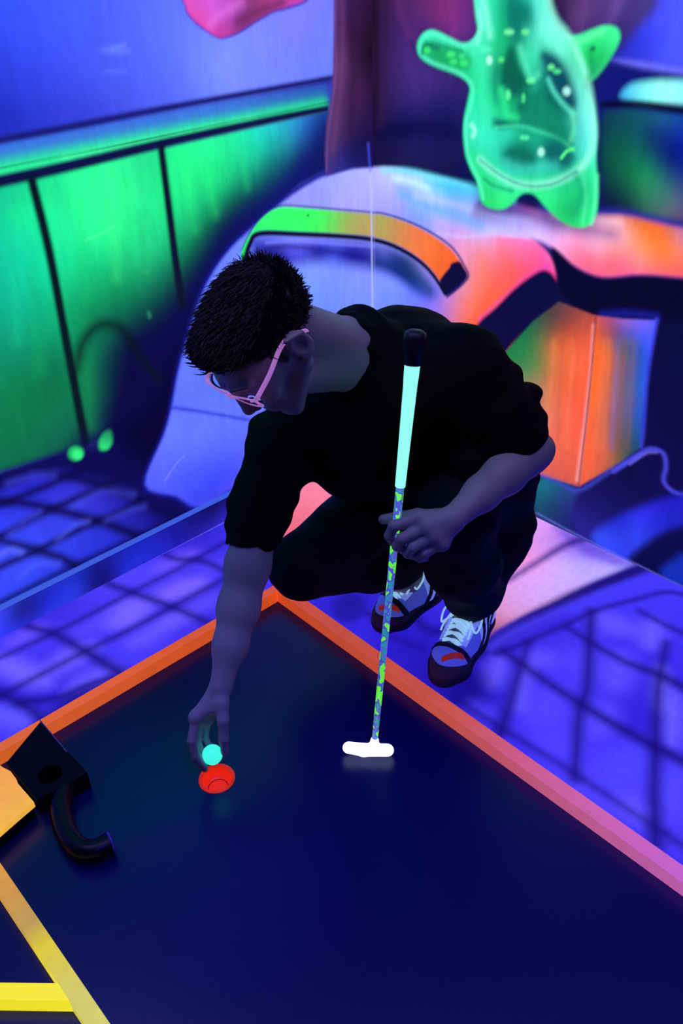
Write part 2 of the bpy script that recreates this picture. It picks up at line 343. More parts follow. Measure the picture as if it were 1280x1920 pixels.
# the big pale shape (both walls)
PALE = [(697, 314), (660, 317), (620, 328), (590, 340), (540, 372), (480, 422), (430, 470), (395, 520), (370, 575), (350, 640), (334, 700), (322, 765), (308, 815), (273, 908), (330, 930), (378, 950), (470, 905), (560, 980), (760, 950), (900, 760), (960, 640), (1020, 560), (1043, 515), (1020, 470), (900, 360), (800, 326), (740, 314)]
pale_c = [(697, 330, (170, 172, 255)), (640, 345, (158, 164, 255)), (600, 358, (140, 150, 250)), (560, 378, (150, 150, 246)), (500, 425, (112, 138, 252)), (440, 478, (104, 128, 250)), (420, 540, (98, 120, 252)), (640, 380, (168, 160, 250)), (580, 540, (112, 148, 255)), (660, 540, (120, 142, 255)), (690, 500, (128, 140, 255)), (640, 500, (118, 140, 255)), (620, 590, (104, 130, 252)), (380, 600, (92, 120, 255)), (350, 700, (96, 116, 255)), (400, 720, (88, 112, 255)), (345, 745, (90, 108, 255)), (330, 800, (98, 118, 255)), (380, 820, (96, 112, 255)), (440, 830, (84, 104, 252)), (300, 890, (84, 96, 250)), (350, 905, (66, 80, 240)), (400, 920, (56, 66, 228)), (440, 880, (66, 76, 240)), (580, 930, (236, 120, 150)), (540, 980, (230, 110, 140)),
          (730, 326, (190, 196, 255)), (760, 342, (150, 180, 250)), (800, 352, (176, 220, 250)), (740, 380, (160, 158, 248)), (790, 400, (120, 160, 245)), (840, 370, (90, 180, 240)), (880, 385, (120, 170, 240)), (850, 410, (150, 160, 240)), (900, 425, (190, 180, 252)), (830, 420, (196, 172, 248)), (870, 450, (226, 150, 200)), (930, 448, (232, 148, 205)), (980, 455, (250, 120, 180)), (1000, 480, (255, 92, 140)), (1030, 500, (250, 76, 165)), (960, 500, (252, 90, 110)), (900, 500, (240, 120, 120)), (930, 540, (245, 92, 80)), (900, 570, (240, 92, 62)), (880, 540, (225, 120, 110)), (885, 600, (238, 92, 60)), (860, 570, (220, 120, 150)), (850, 600, (216, 116, 150)), (880, 640, (230, 96, 70)), (840, 550, (180, 120, 200)), (740, 540, (116, 142, 255)), (780, 520, (98, 112, 235)), (800, 560, (110, 112, 238)), (820, 590, (150, 110, 220)), (740, 600, (104, 126, 250))]
both((WL, WR), 'fill', [(x, y) for x, y in PALE], (36, 40, 225), 13, 0.75)
WL.fill(PALE, pale_c, 5)
WL.stroke([(322, 764), (390, 774), (480, 790)], 5, (36, 36, 176), 5, 0.85)
WL.stroke([(310, 900), (330, 870), (345, 855)], 2, (130, 150, 255), 3, 0.5)
# --- right wall
WR.fill([(690, -800), (2600, -800), (2600, 1400), (690, 1000)], [(705, 40, (36, 16, 50)), (705, 160, (44, 22, 60)), (702, 270, (22, 14, 60)), (740, 60, (58, 30, 92)), (760, 20, (72, 34, 98)), (790, 60, (74, 34, 104)), (830, 30, (118, 40, 108)), (850, 60, (104, 40, 124)), (880, 20, (100, 40, 120)), (760, 110, (66, 38, 118)), (790, 170, (58, 38, 116)), (750, 200, (40, 30, 100)), (840, 180, (40, 30, 100)), (760, 235, (16, 14, 74)), (830, 230, (16, 14, 82)), (770, 270, (32, 22, 84)), (850, 280, (30, 18, 76)), (870, 320, (12, 12, 70)), (1060, 20, (50, 28, 70)), (1090, 60, (80, 42, 104)), (1075, 30, (96, 60, 120)), (1140, 40, (70, 46, 118)), (1170, 10, (76, 60, 130)), (1160, 80, (54, 36, 110)), (1120, 200, (12, 14, 76)), (1140, 160, (16, 18, 88)), (1260, 640, (10, 10, 60)), (1250, 760, (10, 8, 62)), (1260, 900, (12, 10, 70)), (1250, 560, (8, 8, 50)), (1050, 560, (12, 12, 60)), (1040, 960, (22, 50, 100)), (1100, 960, (22, 20, 96)), (1200, 930, (14, 12, 74)), (1500, 300, (20, 24, 90)), (1500, 800, (10, 10, 60))], 2, sharp=True)
for q, wd, c in (([(700, 0), (704, 120), (700, 250)], 8, (26, 10, 30)), ([(716, 0), (718, 140), (714, 240)], 7, (50, 26, 70)), ([(745, 0), (760, 50), (800, 95)], 6, (96, 44, 110)), ([(850, 0), (852, 50), (846, 90)], 10, (130, 50, 125)), ([(1045, 0), (1052, 20), (1062, 60)], 6, (24, 14, 50)), ([(1096, 0), (1094, 30), (1086, 70)], 7, (100, 62, 128)), ([(1160, 0), (1140, 45), (1120, 60)], 8, (110, 74, 150)), ([(1190, 0), (1165, 60), (1130, 110)], 14, (62, 44, 120)), ([(715, 250), (790, 240), (860, 250)], 22, (12, 10, 62))):
    WR.stroke(q, wd, c, 12, 0.7)
WR.fill([(1252, -60), (1232, 10), (1200, 50), (1168, 88), (1150, 112), (1200, 122), (1290, 132), (1500, 140), (1500, -60)], [(1250, 20, (74, 80, 245)), (1220, 60, (56, 66, 235)), (1270, 90, (72, 84, 255)), (1190, 95, (44, 50, 200)), (1240, 110, (66, 76, 240))], 12)
WR.fill([(1150, 112), (1200, 116), (1300, 130), (1500, 150), (1500, 160), (1290, 142), (1200, 128)], (108, 112, 250), 6)
WR.fill([(1140, 124), (1200, 130), (1290, 144), (1500, 160), (1500, 240), (1150, 230), (1118, 190)], (16, 20, 110), 10)
WR.fill([(1164, 182), (1176, 162), (1206, 153), (1280, 150), (1500, 160), (1500, 214), (1280, 196), (1200, 192)], [(1172, 180, (60, 170, 230)), (1200, 170, (120, 245, 235)), (1250, 172, (170, 255, 232)), (1275, 155, (120, 230, 245)), (1230, 190, (130, 250, 240))], 7)
WR.fill([(1128, 225), (1160, 205), (1200, 204), (1290, 216), (1500, 230), (1500, 420), (1290, 416), (1180, 398), (1128, 386)], [(1150, 225, (14, 60, 78)), (1150, 290, (12, 84, 64)), (1150, 350, (14, 60, 60)), (1190, 240, (14, 80, 90)), (1195, 300, (16, 110, 78)), (1215, 330, (30, 140, 90)), (1210, 380, (46, 110, 84)), (1240, 225, (28, 96, 130)), (1230, 250, (14, 36, 110)), (1275, 240, (16, 60, 160)), (1260, 290, (10, 14, 110)), (1280, 310, (10, 30, 130)), (1240, 360, (52, 120, 104)), (1265, 385, (84, 100, 120)), (1275, 405, (90, 70, 110)), (1180, 395, (18, 40, 60)), (1140, 385, (12, 20, 60))], 9)
WR.stroke([(1130, 196), (1200, 196), (1290, 208), (1500, 230)], 8, (8, 6, 34), 5)
# table top
WR.fill([(1020, 386), (1080, 396), (1120, 398), (1180, 402), (1290, 425), (1500, 450), (1500, 540), (1280, 520), (1200, 516), (1130, 520), (1080, 502), (1040, 468), (1000, 440)], (60, 60, 200), 14, 0.9)
TOP = [(900, 372), (960, 380), (1020, 396), (1080, 402), (1130, 404), (1180, 406), (1290, 430), (1500, 456), (1500, 540), (1280, 520), (1200, 514), (1130, 519), (1080, 500), (1038, 466), (1000, 448), (940, 440), (880, 430)]
WR.fill(PALE, pale_c, 5)
WR.fill(TOP, [(930, 382, (60, 50, 130)), (975, 392, (110, 70, 170)), (1000, 388, (160, 70, 120)), (1040, 405, (90, 60, 130)), (1010, 420, (196, 176, 250)), (960, 412, (160, 150, 240)), (920, 420, (180, 180, 252)), (1060, 430, (240, 176, 232)), (1120, 420, (226, 150, 190)), (1150, 408, (210, 110, 90)), (1160, 432, (250, 190, 220)), (1120, 460, (248, 176, 210)), (1200, 420, (225, 104, 48)), (1240, 436, (240, 106, 40)), (1280, 440, (190, 120, 190)), (1250, 460, (255, 122, 50)), (1200, 450, (255, 140, 90)), (1150, 480, (250, 110, 110)), (1100, 486, (250, 100, 130)), (1070, 470, (250, 130, 170)), (1200, 490, (255, 140, 130)), (1270, 490, (255, 120, 70)), (1180, 508, (255, 96, 140)), (1260, 512, (250, 90, 110)), (1400, 480, (240, 90, 60))], 6)
WR.stroke([(1040, 402), (1100, 412), (1160, 418)], 8, (255, 214, 240), 12, 0.6)
for q, wd, c, s, a in (([(716, 320), (770, 322), (830, 338), (900, 356), (960, 374)], (6, 12), (90, 225, 245), 8, 0.75), ([(800, 345), (850, 352), (900, 368)], 12, (60, 190, 236), 10, 0.7), ([(740, 334), (770, 340), (800, 352)], 9, (200, 240, 240), 9, 0.8), ([(750, 362), (800, 385), (860, 408), (900, 420)], 10, (100, 170, 245), 14, 0.8), ([(780, 366), (860, 385), (930, 405), (990, 415)], 9, (196, 196, 255), 12, 0.6), ([(820, 438), (870, 444), (930, 440), (990, 448)], 4, (210, 190, 255), 6, 0.6), ([(900, 600), (960, 545), (1000, 515), (1024, 503)], 5, (250, 70, 190), 8, 0.8), ([(940, 452), (990, 452), (1020, 470), (1040, 505)], 4, (250, 110, 190), 6, 0.7), ([(905, 480), (905, 530), (880, 580)], 14, (250, 128, 110), 26, 0.6), ([(945, 470), (950, 520), (915, 570)], 18, (255, 96, 62), 30, 0.6), ([(860, 470), (875, 500), (870, 540)], 14, (228, 150, 190), 24, 0.5)):
    WR.stroke(q, wd, c, s, a)
WR.fill([(892, 612), (930, 575), (965, 540), (1000, 514), (1022, 506), (1040, 520), (1046, 545), (1030, 570), (1000, 600), (965, 640), (930, 680), (900, 650)], (10, 9, 58), 5)
WR.fill([(1034, 464), (1080, 502), (1130, 521), (1200, 517), (1280, 523), (1500, 545), (1500, 620), (1280, 600), (1200, 600), (1130, 594), (1090, 582), (1060, 560), (1046, 530)], (8, 6, 42), 5)
WR.stroke([(1130, 590), (1180, 588), (1230, 594)], 7, (26, 30, 150), 10, 0.9)
# arc (both walls)
ARC_TOP = [(452, 482), (455, 462), (470, 436), (492, 408), (524, 389), (580, 391), (640, 396), (697, 401), (722, 404), (765, 418), (808, 440), (845, 468), (868, 500), (873, 520), (838, 552), (826, 530), (810, 508), (780, 480), (740, 458), (697, 444), (640, 439), (560, 435), (486, 434), (466, 455), (458, 482)]
arc_c = [(455, 475, (30, 220, 90)), (500, 410, (50, 250, 110)), (560, 415, (48, 250, 100)), (600, 410, (60, 240, 96)), (628, 418, (110, 205, 90)), (650, 420, (150, 168, 88)), (690, 424, (180, 150, 96)), (715, 420, (160, 160, 80)), (740, 425, (190, 140, 80)), (770, 445, (226, 120, 70)), (810, 470, (240, 110, 50)), (835, 500, (238, 96, 36))]
UNDER = [(470, 452), (490, 442), (560, 444), (697, 454), (745, 468), (790, 496), (828, 545), (800, 560), (740, 520), (697, 505), (600, 492), (540, 498), (480, 505)]
under_c = [(490, 460, (60, 66, 190)), (530, 455, (100, 110, 246)), (600, 452, (80, 90, 230)), (560, 470, (96, 96, 235)), (520, 478, (20, 18, 110)), (600, 472, (26, 26, 140)), (660, 475, (26, 30, 150)), (690, 460, (60, 60, 170)), (540, 490, (36, 40, 180)), (620, 488, (70, 90, 230)), (740, 480, (50, 60, 140)), (720, 470, (90, 100, 190)), (760, 500, (16, 44, 100)), (740, 500, (24, 36, 140)), (790, 530, (40, 70, 160)), (795, 510, (130, 120, 190)), (815, 540, (110, 110, 220))]
both((WL, WR), 'fill', UNDER, under_c, 16)
both((WL, WR), 'stroke', [(486, 470), (540, 462), (610, 470), (690, 482)], 7, (22, 18, 120), 9, 0.8)
both((WL, WR), 'stroke', [(500, 455), (560, 452), (640, 458), (700, 462)], 3, (124, 130, 255), 5, 0.7)
both((WL, WR), 'stroke', [(700, 490), (740, 500), (780, 520), (806, 545)], 12, (22, 50, 104), 16, 0.8)
both((WL, WR), 'fill', ARC_TOP, arc_c, 3.5)
WR.fill([(832, 514), (842, 502), (846, 494), (860, 490), (868, 500), (875, 522), (838, 555), (824, 530)], (12, 8, 50), 3)
both((WL, WR), 'stroke', [(460, 484), (468, 458), (486, 438), (560, 439), (640, 443), (697, 449), (742, 463), (784, 488), (812, 516), (834, 550)], (9, 8), (9, 8, 40), 3)
both((WL, WR), 'stroke', [(452, 470), (470, 433), (492, 405), (524, 386), (580, 388), (640, 393), (697, 398), (722, 401), (765, 415), (810, 437), (848, 465), (870, 498), (876, 522), (838, 556)], (1.6, 5), (20, 22, 110), 3, 0.9)
both((WL, WR), 'blob', 577, 404, 2, 2, (10, 60, 30), 2)
# corner bead and curtain on the left wall
WL.fill([(626, -80), (730, -80), (730, 312), (697, 314), (660, 316), (612, 330), (608, 290), (612, 230), (622, 180), (625, 80)], [(632, 20, (74, 40, 110)), (634, 120, (96, 56, 112)), (622, 220, (84, 50, 104)), (618, 300, (66, 44, 110)), (650, 60, (52, 24, 66)), (650, 180, (66, 34, 84)), (640, 250, (64, 38, 90)), (670, 60, (52, 22, 62)), (672, 180, (64, 28, 78)), (690, 100, (26, 12, 36)), (690, 230, (34, 20, 70)), (660, 280, (24, 18, 78)), (640, 310, (40, 36, 130)), (650, -60, (60, 30, 80))], 4, sharp=True)
WL.stroke([(630, -60), (629, 60), (630, 130), (622, 200), (614, 260), (612, 320)], 3, (120, 76, 150), 4, 0.6)
WL.stroke([(640, 0), (642, 100), (634, 200), (624, 280)], 5, (110, 62, 112), 12, 0.6)
WL.stroke([(660, 0), (662, 120), (656, 250)], 8, (40, 18, 56), 12, 0.7)
WL.stroke([(694, 316), (696, 400), (698, 560), (702, 780)], 3.0, (176, 190, 255), 3, 0.8)
WR.stroke([(699, 316), (700, 400), (702, 560), (705, 780)], 2.4, (150, 160, 255), 3, 0.6)
WL.stroke([(690, 270), (692, 300), (694, 320)], 3, (70, 80, 230), 5, 0.8)

# green translucent gummy figure
BEAR = [(886, -90), (888, -20), (894, 30), (896, 55), (884, 76), (866, 82), (838, 68), (812, 57), (794, 62), (783, 78), (782, 96), (792, 112), (818, 126), (850, 138), (870, 148), (880, 164), (876, 190), (870, 220), (868, 250), (872, 290), (882, 318), (894, 342), (900, 372), (910, 386), (932, 393), (952, 388), (970, 370), (984, 362), (1002, 366), (1024, 390), (1048, 412), (1070, 424), (1096, 426), (1112, 414), (1119, 390), (1120, 340), (1117, 300), (1118, 240), (1110, 190), (1098, 158), (1116, 146), (1140, 116), (1158, 84), (1162, 66), (1154, 52), (1134, 48), (1108, 56), (1082, 66), (1060, 64), (1042, 46), (1028, 16), (1022, -30), (1024, -90)]
bear_c = [(900, 0, (70, 245, 195)), (905, 40, (90, 245, 210)), (925, 10, (40, 215, 160)), (940, 60, (20, 190, 120)), (965, 20, (12, 120, 110)), (985, 40, (14, 130, 115)), (1005, 10, (60, 225, 190)), (1015, 50, (120, 250, 220)), (800, 75, (50, 225, 170)), (820, 95, (22, 140, 90)), (850, 110, (24, 180, 100)), (830, 70, (70, 240, 190)), (870, 120, (30, 190, 120)), (885, 100, (60, 230, 170)), (905, 115, (60, 225, 170)), (895, 150, (36, 220, 150)), (900, 190, (40, 230, 160)), (885, 230, (50, 230, 180)), (900, 250, (60, 240, 200)), (885, 280, (40, 210, 150)), (895, 330, (36, 220, 120)), (915, 365, (40, 215, 120)), (940, 375, (46, 225, 120)), (960, 355, (50, 240, 150)), (950, 100, (24, 170, 110)), (950, 130, (10, 110, 80)), (965, 150, (10, 90, 84)), (985, 100, (50, 210, 150)), (990, 130, (60, 225, 170)), (1010, 90, (80, 225, 190)), (1025, 110, (50, 200, 160)), (1045, 100, (130, 250, 220)), (1070, 80, (80, 240, 180)), (1080, 100, (40, 225, 120)), (1110, 90, (34, 220, 110)), (1140, 70, (60, 240, 140)), (1110, 130, (24, 170, 90)), (1095, 140, (34, 200, 120)), (1130, 100, (30, 190, 100)), (940, 200, (30, 205, 130)), (960, 200, (20, 180, 110)), (985, 185, (14, 120, 90)), (1000, 170, (30, 170, 130)), (1010, 210, (14, 128, 96)), (1040, 230, (16, 140, 104)), (980, 230, (14, 140, 96)), (1060, 260, (24, 150, 120)), (930, 225, (30, 190, 130)), (935, 260, (50, 225, 190)), (960, 240, (46, 225, 180)), (1000, 250, (26, 190, 140)), (990, 290, (14, 120, 92)), (1020, 280, (24, 150, 130)), (960, 290, (14, 130, 105)), (1040, 290, (20, 130, 120)), (1010, 310, (50, 200, 170)), (960, 320, (54, 215, 190)), (1030, 130, (12, 96, 90)), (1060, 160, (10, 80, 92)), (1070, 190, (14, 110, 110)), (1085, 150, (120, 245, 220)), (1095, 190, (120, 250, 225)), (1100, 240, (110, 240, 230)), (1090, 290, (70, 220, 200)), (1105, 320, (50, 225, 150)), (1080, 350, (30, 205, 120)), (1050, 370, (40, 225, 130)), (1020, 370, (46, 235, 130)), (1095, 370, (26, 185, 105)), (1080, 400, (40, 225, 110)), (1110, 390, (46, 235, 150)), (1070, 395, (20, 150, 90))]
WR.fill(BEAR, (12, 30, 100), 26, 0.7)
WR.stroke([(895, 392), (960, 396), (1030, 412), (1110, 432), (1150, 440)], 10, (70, 50, 130), 22, 0.7)
WR.fill(BEAR, bear_c, 4)
WR.fill([(958, 10), (992, 8), (996, 40), (984, 62), (962, 50)], (10, 116, 104), 12, 0.8)
WR.fill([(952, 92), (968, 108), (984, 146), (996, 158), (980, 168), (952, 164), (938, 150)], (10, 92, 76), 8, 0.85)
WR.fill([(972, 170), (1004, 176), (1036, 206), (1064, 250), (1078, 284), (1050, 268), (1012, 246), (975, 240), (944, 232), (962, 222), (976, 200)], (16, 128, 98), 7, 0.85)
WR.fill([(1018, 104), (1036, 106), (1054, 132), (1068, 170), (1078, 214), (1064, 204), (1044, 180), (1030, 152)], (10, 74, 92), 7, 0.85)
WR.fill([(950, 288), (968, 278), (990, 286), (1000, 302), (984, 312), (960, 308)], (12, 104, 88), 8, 0.8)
WR.fill([(1022, 284), (1042, 274), (1070, 282), (1078, 298), (1062, 312), (1036, 308)], (10, 96, 92), 8, 0.8)
WR.fill([(926, 222), (944, 226), (966, 232), (950, 240), (932, 240)], (10, 96, 88), 6, 0.8)
WR.fill([(788, 86), (800, 80), (840, 92), (874, 100), (884, 118), (868, 132), (840, 122), (806, 110)], (24, 170, 96), 6, 0.7)
E_ = (150, 255, 225)
for q, wd, c, s, a in (
    ([(888, -60), (893, 20), (898, 58), (888, 78), (868, 86), (838, 74), (812, 63), (796, 68), (788, 84), (790, 102), (812, 118), (850, 132), (874, 146), (886, 166), (882, 196), (874, 228), (874, 262), (880, 300), (896, 335), (906, 372)], 5, (90, 250, 200), 5, 0.8),
    ([(1024, -60), (1028, 0), (1042, 40), (1062, 64), (1082, 100), (1100, 150), (1110, 210), (1112, 260), (1100, 300), (1070, 328), (1020, 346), (970, 345), (930, 325), (900, 300)], (6, 8), E_, 8, 0.9),
    ([(1012, 0), (1020, 30), (1040, 66), (1064, 100), (1084, 150), (1096, 210)], 12, (120, 240, 215), 16, 0.6),
    ([(900, 300), (940, 330), (985, 348), (1035, 345), (1080, 322)], 3, (14, 130, 110), 4, 0.8),
    ([(908, 335), (925, 348), (960, 358)], 3, (14, 120, 84), 6, 0.8), ([(1118, 330), (1116, 380), (1108, 418)], 5, (100, 255, 180), 5, 0.7),
    ([(1092, 330), (1098, 370), (1092, 420)], 4, (90, 250, 180), 5, 0.6), ([(1080, 330), (1090, 360), (1076, 400)], 8, (18, 150, 110), 12, 0.7),
    ([(905, 0), (912, 30), (918, 66)], 9, (140, 255, 225), 8, 0.7), ([(898, 20), (902, 50), (894, 80)], 4, (150, 255, 230), 5, 0.7), ([(942, 0), (944, 40), (938, 90)], 14, (24, 190, 120), 14, 0.6),
    ([(958, -20), (960, 30), (968, 70)], 20, (10, 110, 100), 18, 0.8), ([(990, 60), (1000, 80), (1030, 90)], 12, (60, 205, 165), 16, 0.6),
    ([(960, 96), (958, 130), (965, 160), (975, 150)], 12, (8, 90, 70), 10, 0.8), ([(930, 130), (925, 160), (930, 190)], 8, (20, 130, 100), 10, 0.6),
    ([(975, 90), (985, 120), (995, 145), (1008, 140)], 7, (90, 235, 185), 8, 0.7), ([(1020, 106), (1040, 118), (1056, 150), (1070, 190)], (14, 16), (10, 66, 90), 10, 0.85),
    ([(1028, 150), (1040, 175), (1060, 200), (1078, 214)], 5, (90, 240, 200), 6, 0.8), ([(1072, 212), (1076, 240), (1070, 262)], 5, (110, 245, 180), 6, 0.7),
    ([(962, 172), (980, 176), (984, 196), (976, 200)], 9, (8, 84, 76), 8, 0.8), ([(925, 230), (940, 234), (970, 228)], 8, (10, 96, 90), 8, 0.8),
    ([(930, 240), (970, 236), (1010, 246), (1050, 262), (1076, 282)], 4, (70, 235, 175), 5, 0.7), ([(990, 200), (1010, 210), (1050, 250)], 26, (14, 128, 96), 20, 0.6),
    ([(950, 290), (975, 284), (995, 296)], 16, (10, 104, 84), 14, 0.8), ([(1026, 280), (1048, 278), (1056, 300)], 18, (10, 92, 96), 14, 0.8), ([(950, 305), (990, 316), (1040, 310)], 8, (60, 205, 190), 12, 0.6),
    ([(1052, 296), (1062, 284), (1074, 279)], 4, (90, 255, 130), 3, 0.9), ([(1072, 84), (1100, 72), (1130, 58)], 5, (110, 250, 180), 7, 0.7), ([(1106, 96), (1110, 130), (1104, 146)], 6, (20, 130, 74), 9, 0.6),
    ([(792, 98), (800, 84), (820, 90)], 6, (8, 80, 80), 6, 0.8), ([(812, 82), (840, 90), (866, 96)], 4, (20, 140, 90), 5, 0.8),
    ([(940, 170), (945, 190), (950, 215), (968, 222)], 9, (50, 235, 140), 8, 0.7), ([(905, 130), (908, 180), (915, 225)], 14, (60, 240, 175), 16, 0.6), ([(884, 235), (890, 245), (886, 255)], 6, (170, 255, 240), 5, 0.8)):
    WR.stroke(q, wd, c, s, a)
for x, y, rx, ry, c in ((954, 60, 9, 5, (120, 255, 170)), (985, 60, 7, 5, (110, 250, 150)), (1033, 126, 6, 5, (110, 255, 150)), (1044, 134, 7, 4, (80, 240, 140)), (995, 151, 8, 5, (100, 255, 160)), (1062, 171, 7, 8, (170, 255, 235)), (1014, 285, 6, 8, (170, 255, 225)), (983, 258, 8, 4, (90, 250, 170)), (917, 113, 5, 8, (190, 255, 240)), (939, 112, 5, 4, (90, 250, 130)), (800, 94, 6, 6, (60, 235, 110)), (845, 102, 8, 6, (60, 235, 120)), (850, 116, 7, 5, (60, 235, 120)), (870, 118, 8, 6, (60, 230, 120)), (865, 106, 5, 4, (60, 225, 120)), (952, 178, 5, 9, (90, 250, 150)), (981, 184, 3, 8, (80, 240, 140)), (910, 92, 12, 7, (80, 240, 180)), (1111, 91, 4, 4, (8, 60, 50))):
    WR.blob(x, y, rx, ry, c, 4, 0.85)

# painted column
WR.fill([(940, 668), (1000, 602), (1048, 566), (1115, 592), (1110, 700), (1085, 912), (1006, 890), (960, 860)], [(955, 665, (30, 116, 64)), (985, 650, (36, 124, 66)), (1010, 620, (60, 96, 66)), (1000, 690, (84, 128, 74)), (970, 720, (120, 120, 80)), (1010, 720, (160, 130, 90)), (1045, 600, (104, 60, 60)), (1070, 605, (150, 66, 60)), (1035, 650, (196, 104, 56)), (1060, 640, (210, 88, 50)), (1088, 620, (200, 84, 60)), (1090, 680, (236, 96, 62)), (1040, 720, (224, 104, 60)), (1075, 740, (236, 90, 58)), (1015, 780, (206, 124, 100)), (1050, 800, (232, 98, 74)), (1030, 850, (224, 96, 70)), (1070, 860, (226, 92, 66)), (1080, 895, (205, 84, 66)), (1020, 885, (200, 90, 84))], 3, sharp=True)
WR.fill([(1115, 592), (1168, 598), (1230, 601), (1212, 700), (1200, 840), (1150, 876), (1086, 911), (1104, 760)], [(1122, 610, (200, 84, 70)), (1125, 660, (244, 100, 36)), (1118, 740, (246, 104, 40)), (1108, 820, (236, 96, 58)), (1100, 890, (224, 92, 60)), (1145, 610, (150, 70, 110)), (1150, 680, (205, 96, 60)), (1140, 760, (190, 96, 90)), (1140, 850, (200, 90, 70)), (1165, 620, (96, 70, 170)), (1165, 700, (110, 80, 120)), (1170, 780, (80, 80, 120)), (1180, 650, (40, 90, 120)), (1190, 720, (44, 100, 150)), (1190, 800, (40, 90, 130)), (1175, 600, (150, 100, 200)), (1205, 640, (70, 80, 235)), (1205, 720, (50, 80, 220)), (1198, 800, (40, 70, 190)), (1222, 620, (84, 92, 255)), (1185, 845, (30, 70, 90)), (1160, 860, (110, 90, 60))], 3, sharp=True)
for x in (1000, 1020, 1038, 1056, 1074, 1130, 1142, 1158, 1172, 1188):
    WR.stroke([(x, 640 if x > 1020 else 700), (x - 6, 740), (x - 12, 840)], 4, ((236, 130, 90) if x < 1150 else (90, 110, 200)) if x % 4 else (150, 90, 70), 9, 0.4)
WR.stroke([(1112, 610), (1106, 700), (1094, 810), (1082, 900)], (3, 8), (242, 150, 150), 5, 0.85)
WR.stroke([(1117, 594), (1108, 700), (1096, 810), (1084, 910)], 2.5, (90, 30, 40), 2.5, 0.85)
WR.stroke([(1231, 600), (1214, 700), (1206, 800), (1202, 838)], 4, (60, 70, 230), 5, 0.8)
WR.fill([(1000, 896), (1084, 920), (1086, 990), (1040, 985), (1006, 960)], [(1020, 915, (20, 110, 130)), (1030, 940, (16, 70, 96)), (1060, 950, (30, 44, 120)), (1075, 980, (24, 24, 110))], 10, 0.9)
WR.fill([(1086, 922), (1200, 852), (1240, 850), (1250, 900), (1280, 930), (1200, 960), (1110, 1010), (1080, 1000)], [(1110, 940, (18, 16, 92)), (1180, 900, (12, 10, 66)), (1230, 900, (12, 10, 72)), (1150, 960, (18, 16, 96)), (1100, 985, (36, 28, 130))], 8)
WR.stroke([(1006, 888), (1046, 904), (1084, 920), (1140, 886), (1196, 854)], 5, (60, 66, 190), 6, 0.8)
WR.stroke([(1150, 884), (1204, 848), (1226, 842), (1244, 852), (1248, 876), (1244, 902), (1262, 922), (1290, 930)], 5, (76, 76, 232), 5, 0.9)
WR.stroke([(1180, 870), (1210, 850), (1230, 848)], 3, (120, 110, 250), 4, 0.6)
WR.fill([(1110, 1006), (1150, 975), (1210, 948), (1290, 926), (1500, 900), (1500, 960), (1290, 984), (1220, 1012), (1176, 1052), (1140, 1040)], [(1130, 1010, (50, 74, 232)), (1160, 980, (30, 36, 190)), (1200, 960, (44, 44, 220)), (1190, 1000, (44, 66, 226)), (1170, 1040, (44, 56, 220)), (1250, 940, (30, 30, 190)), (1260, 980, (28, 34, 180)), (1230, 1000, (36, 40, 200))], 12)
WR.fill([(1180, 1052), (1210, 1024), (1290, 990), (1500, 960), (1500, 1120), (1290, 1110), (1230, 1080)], (10, 9, 66), 12)
WR.fill([(1240, 1075), (1265, 1050), (1300, 1040), (1500, 1060), (1500, 1130), (1290, 1105)], (20, 44, 170), 12)
WR.stroke([(1006, 962), (1080, 1002), (1180, 1052), (1278, 1100)], 3, (110, 110, 230), 3, 0.6)

# --- floor
fl_c = []
rnd = random.Random(4)
for i in range(34):
    fl_c.append((rnd.uniform(-100, 600), rnd.uniform(980, 1420), rnd.choice([(48, 36, 206), (56, 44, 218), (66, 54, 230), (76, 64, 236), (52, 36, 200)])))
for i in range(34):
    fl_c.append((rnd.uniform(850, 1300), rnd.uniform(1120, 1640), rnd.choice([(50, 36, 212), (56, 42, 222), (62, 50, 230), (72, 60, 236), (46, 30, 202)])))
fl_c += [(760, 1200, (40, 26, 190)), (700, 1160, (52, 36, 225)), (660, 1130, (30, 24, 165)), (880, 1300, (24, 14, 150)), (840, 1260, (30, 18, 160)), (600, 1100, (52, 36, 220)), (940, 1290, (44, 30, 200)), (380, 1000, (44, 38, 200)), (300, 1040, (70, 56, 232))]  # includes darker points for the shade beneath the shoes
FL.fill([(-2000, 900), (3000, 900), (3000, 2400), (-2000, 2400)], fl_c, 2, sharp=True)
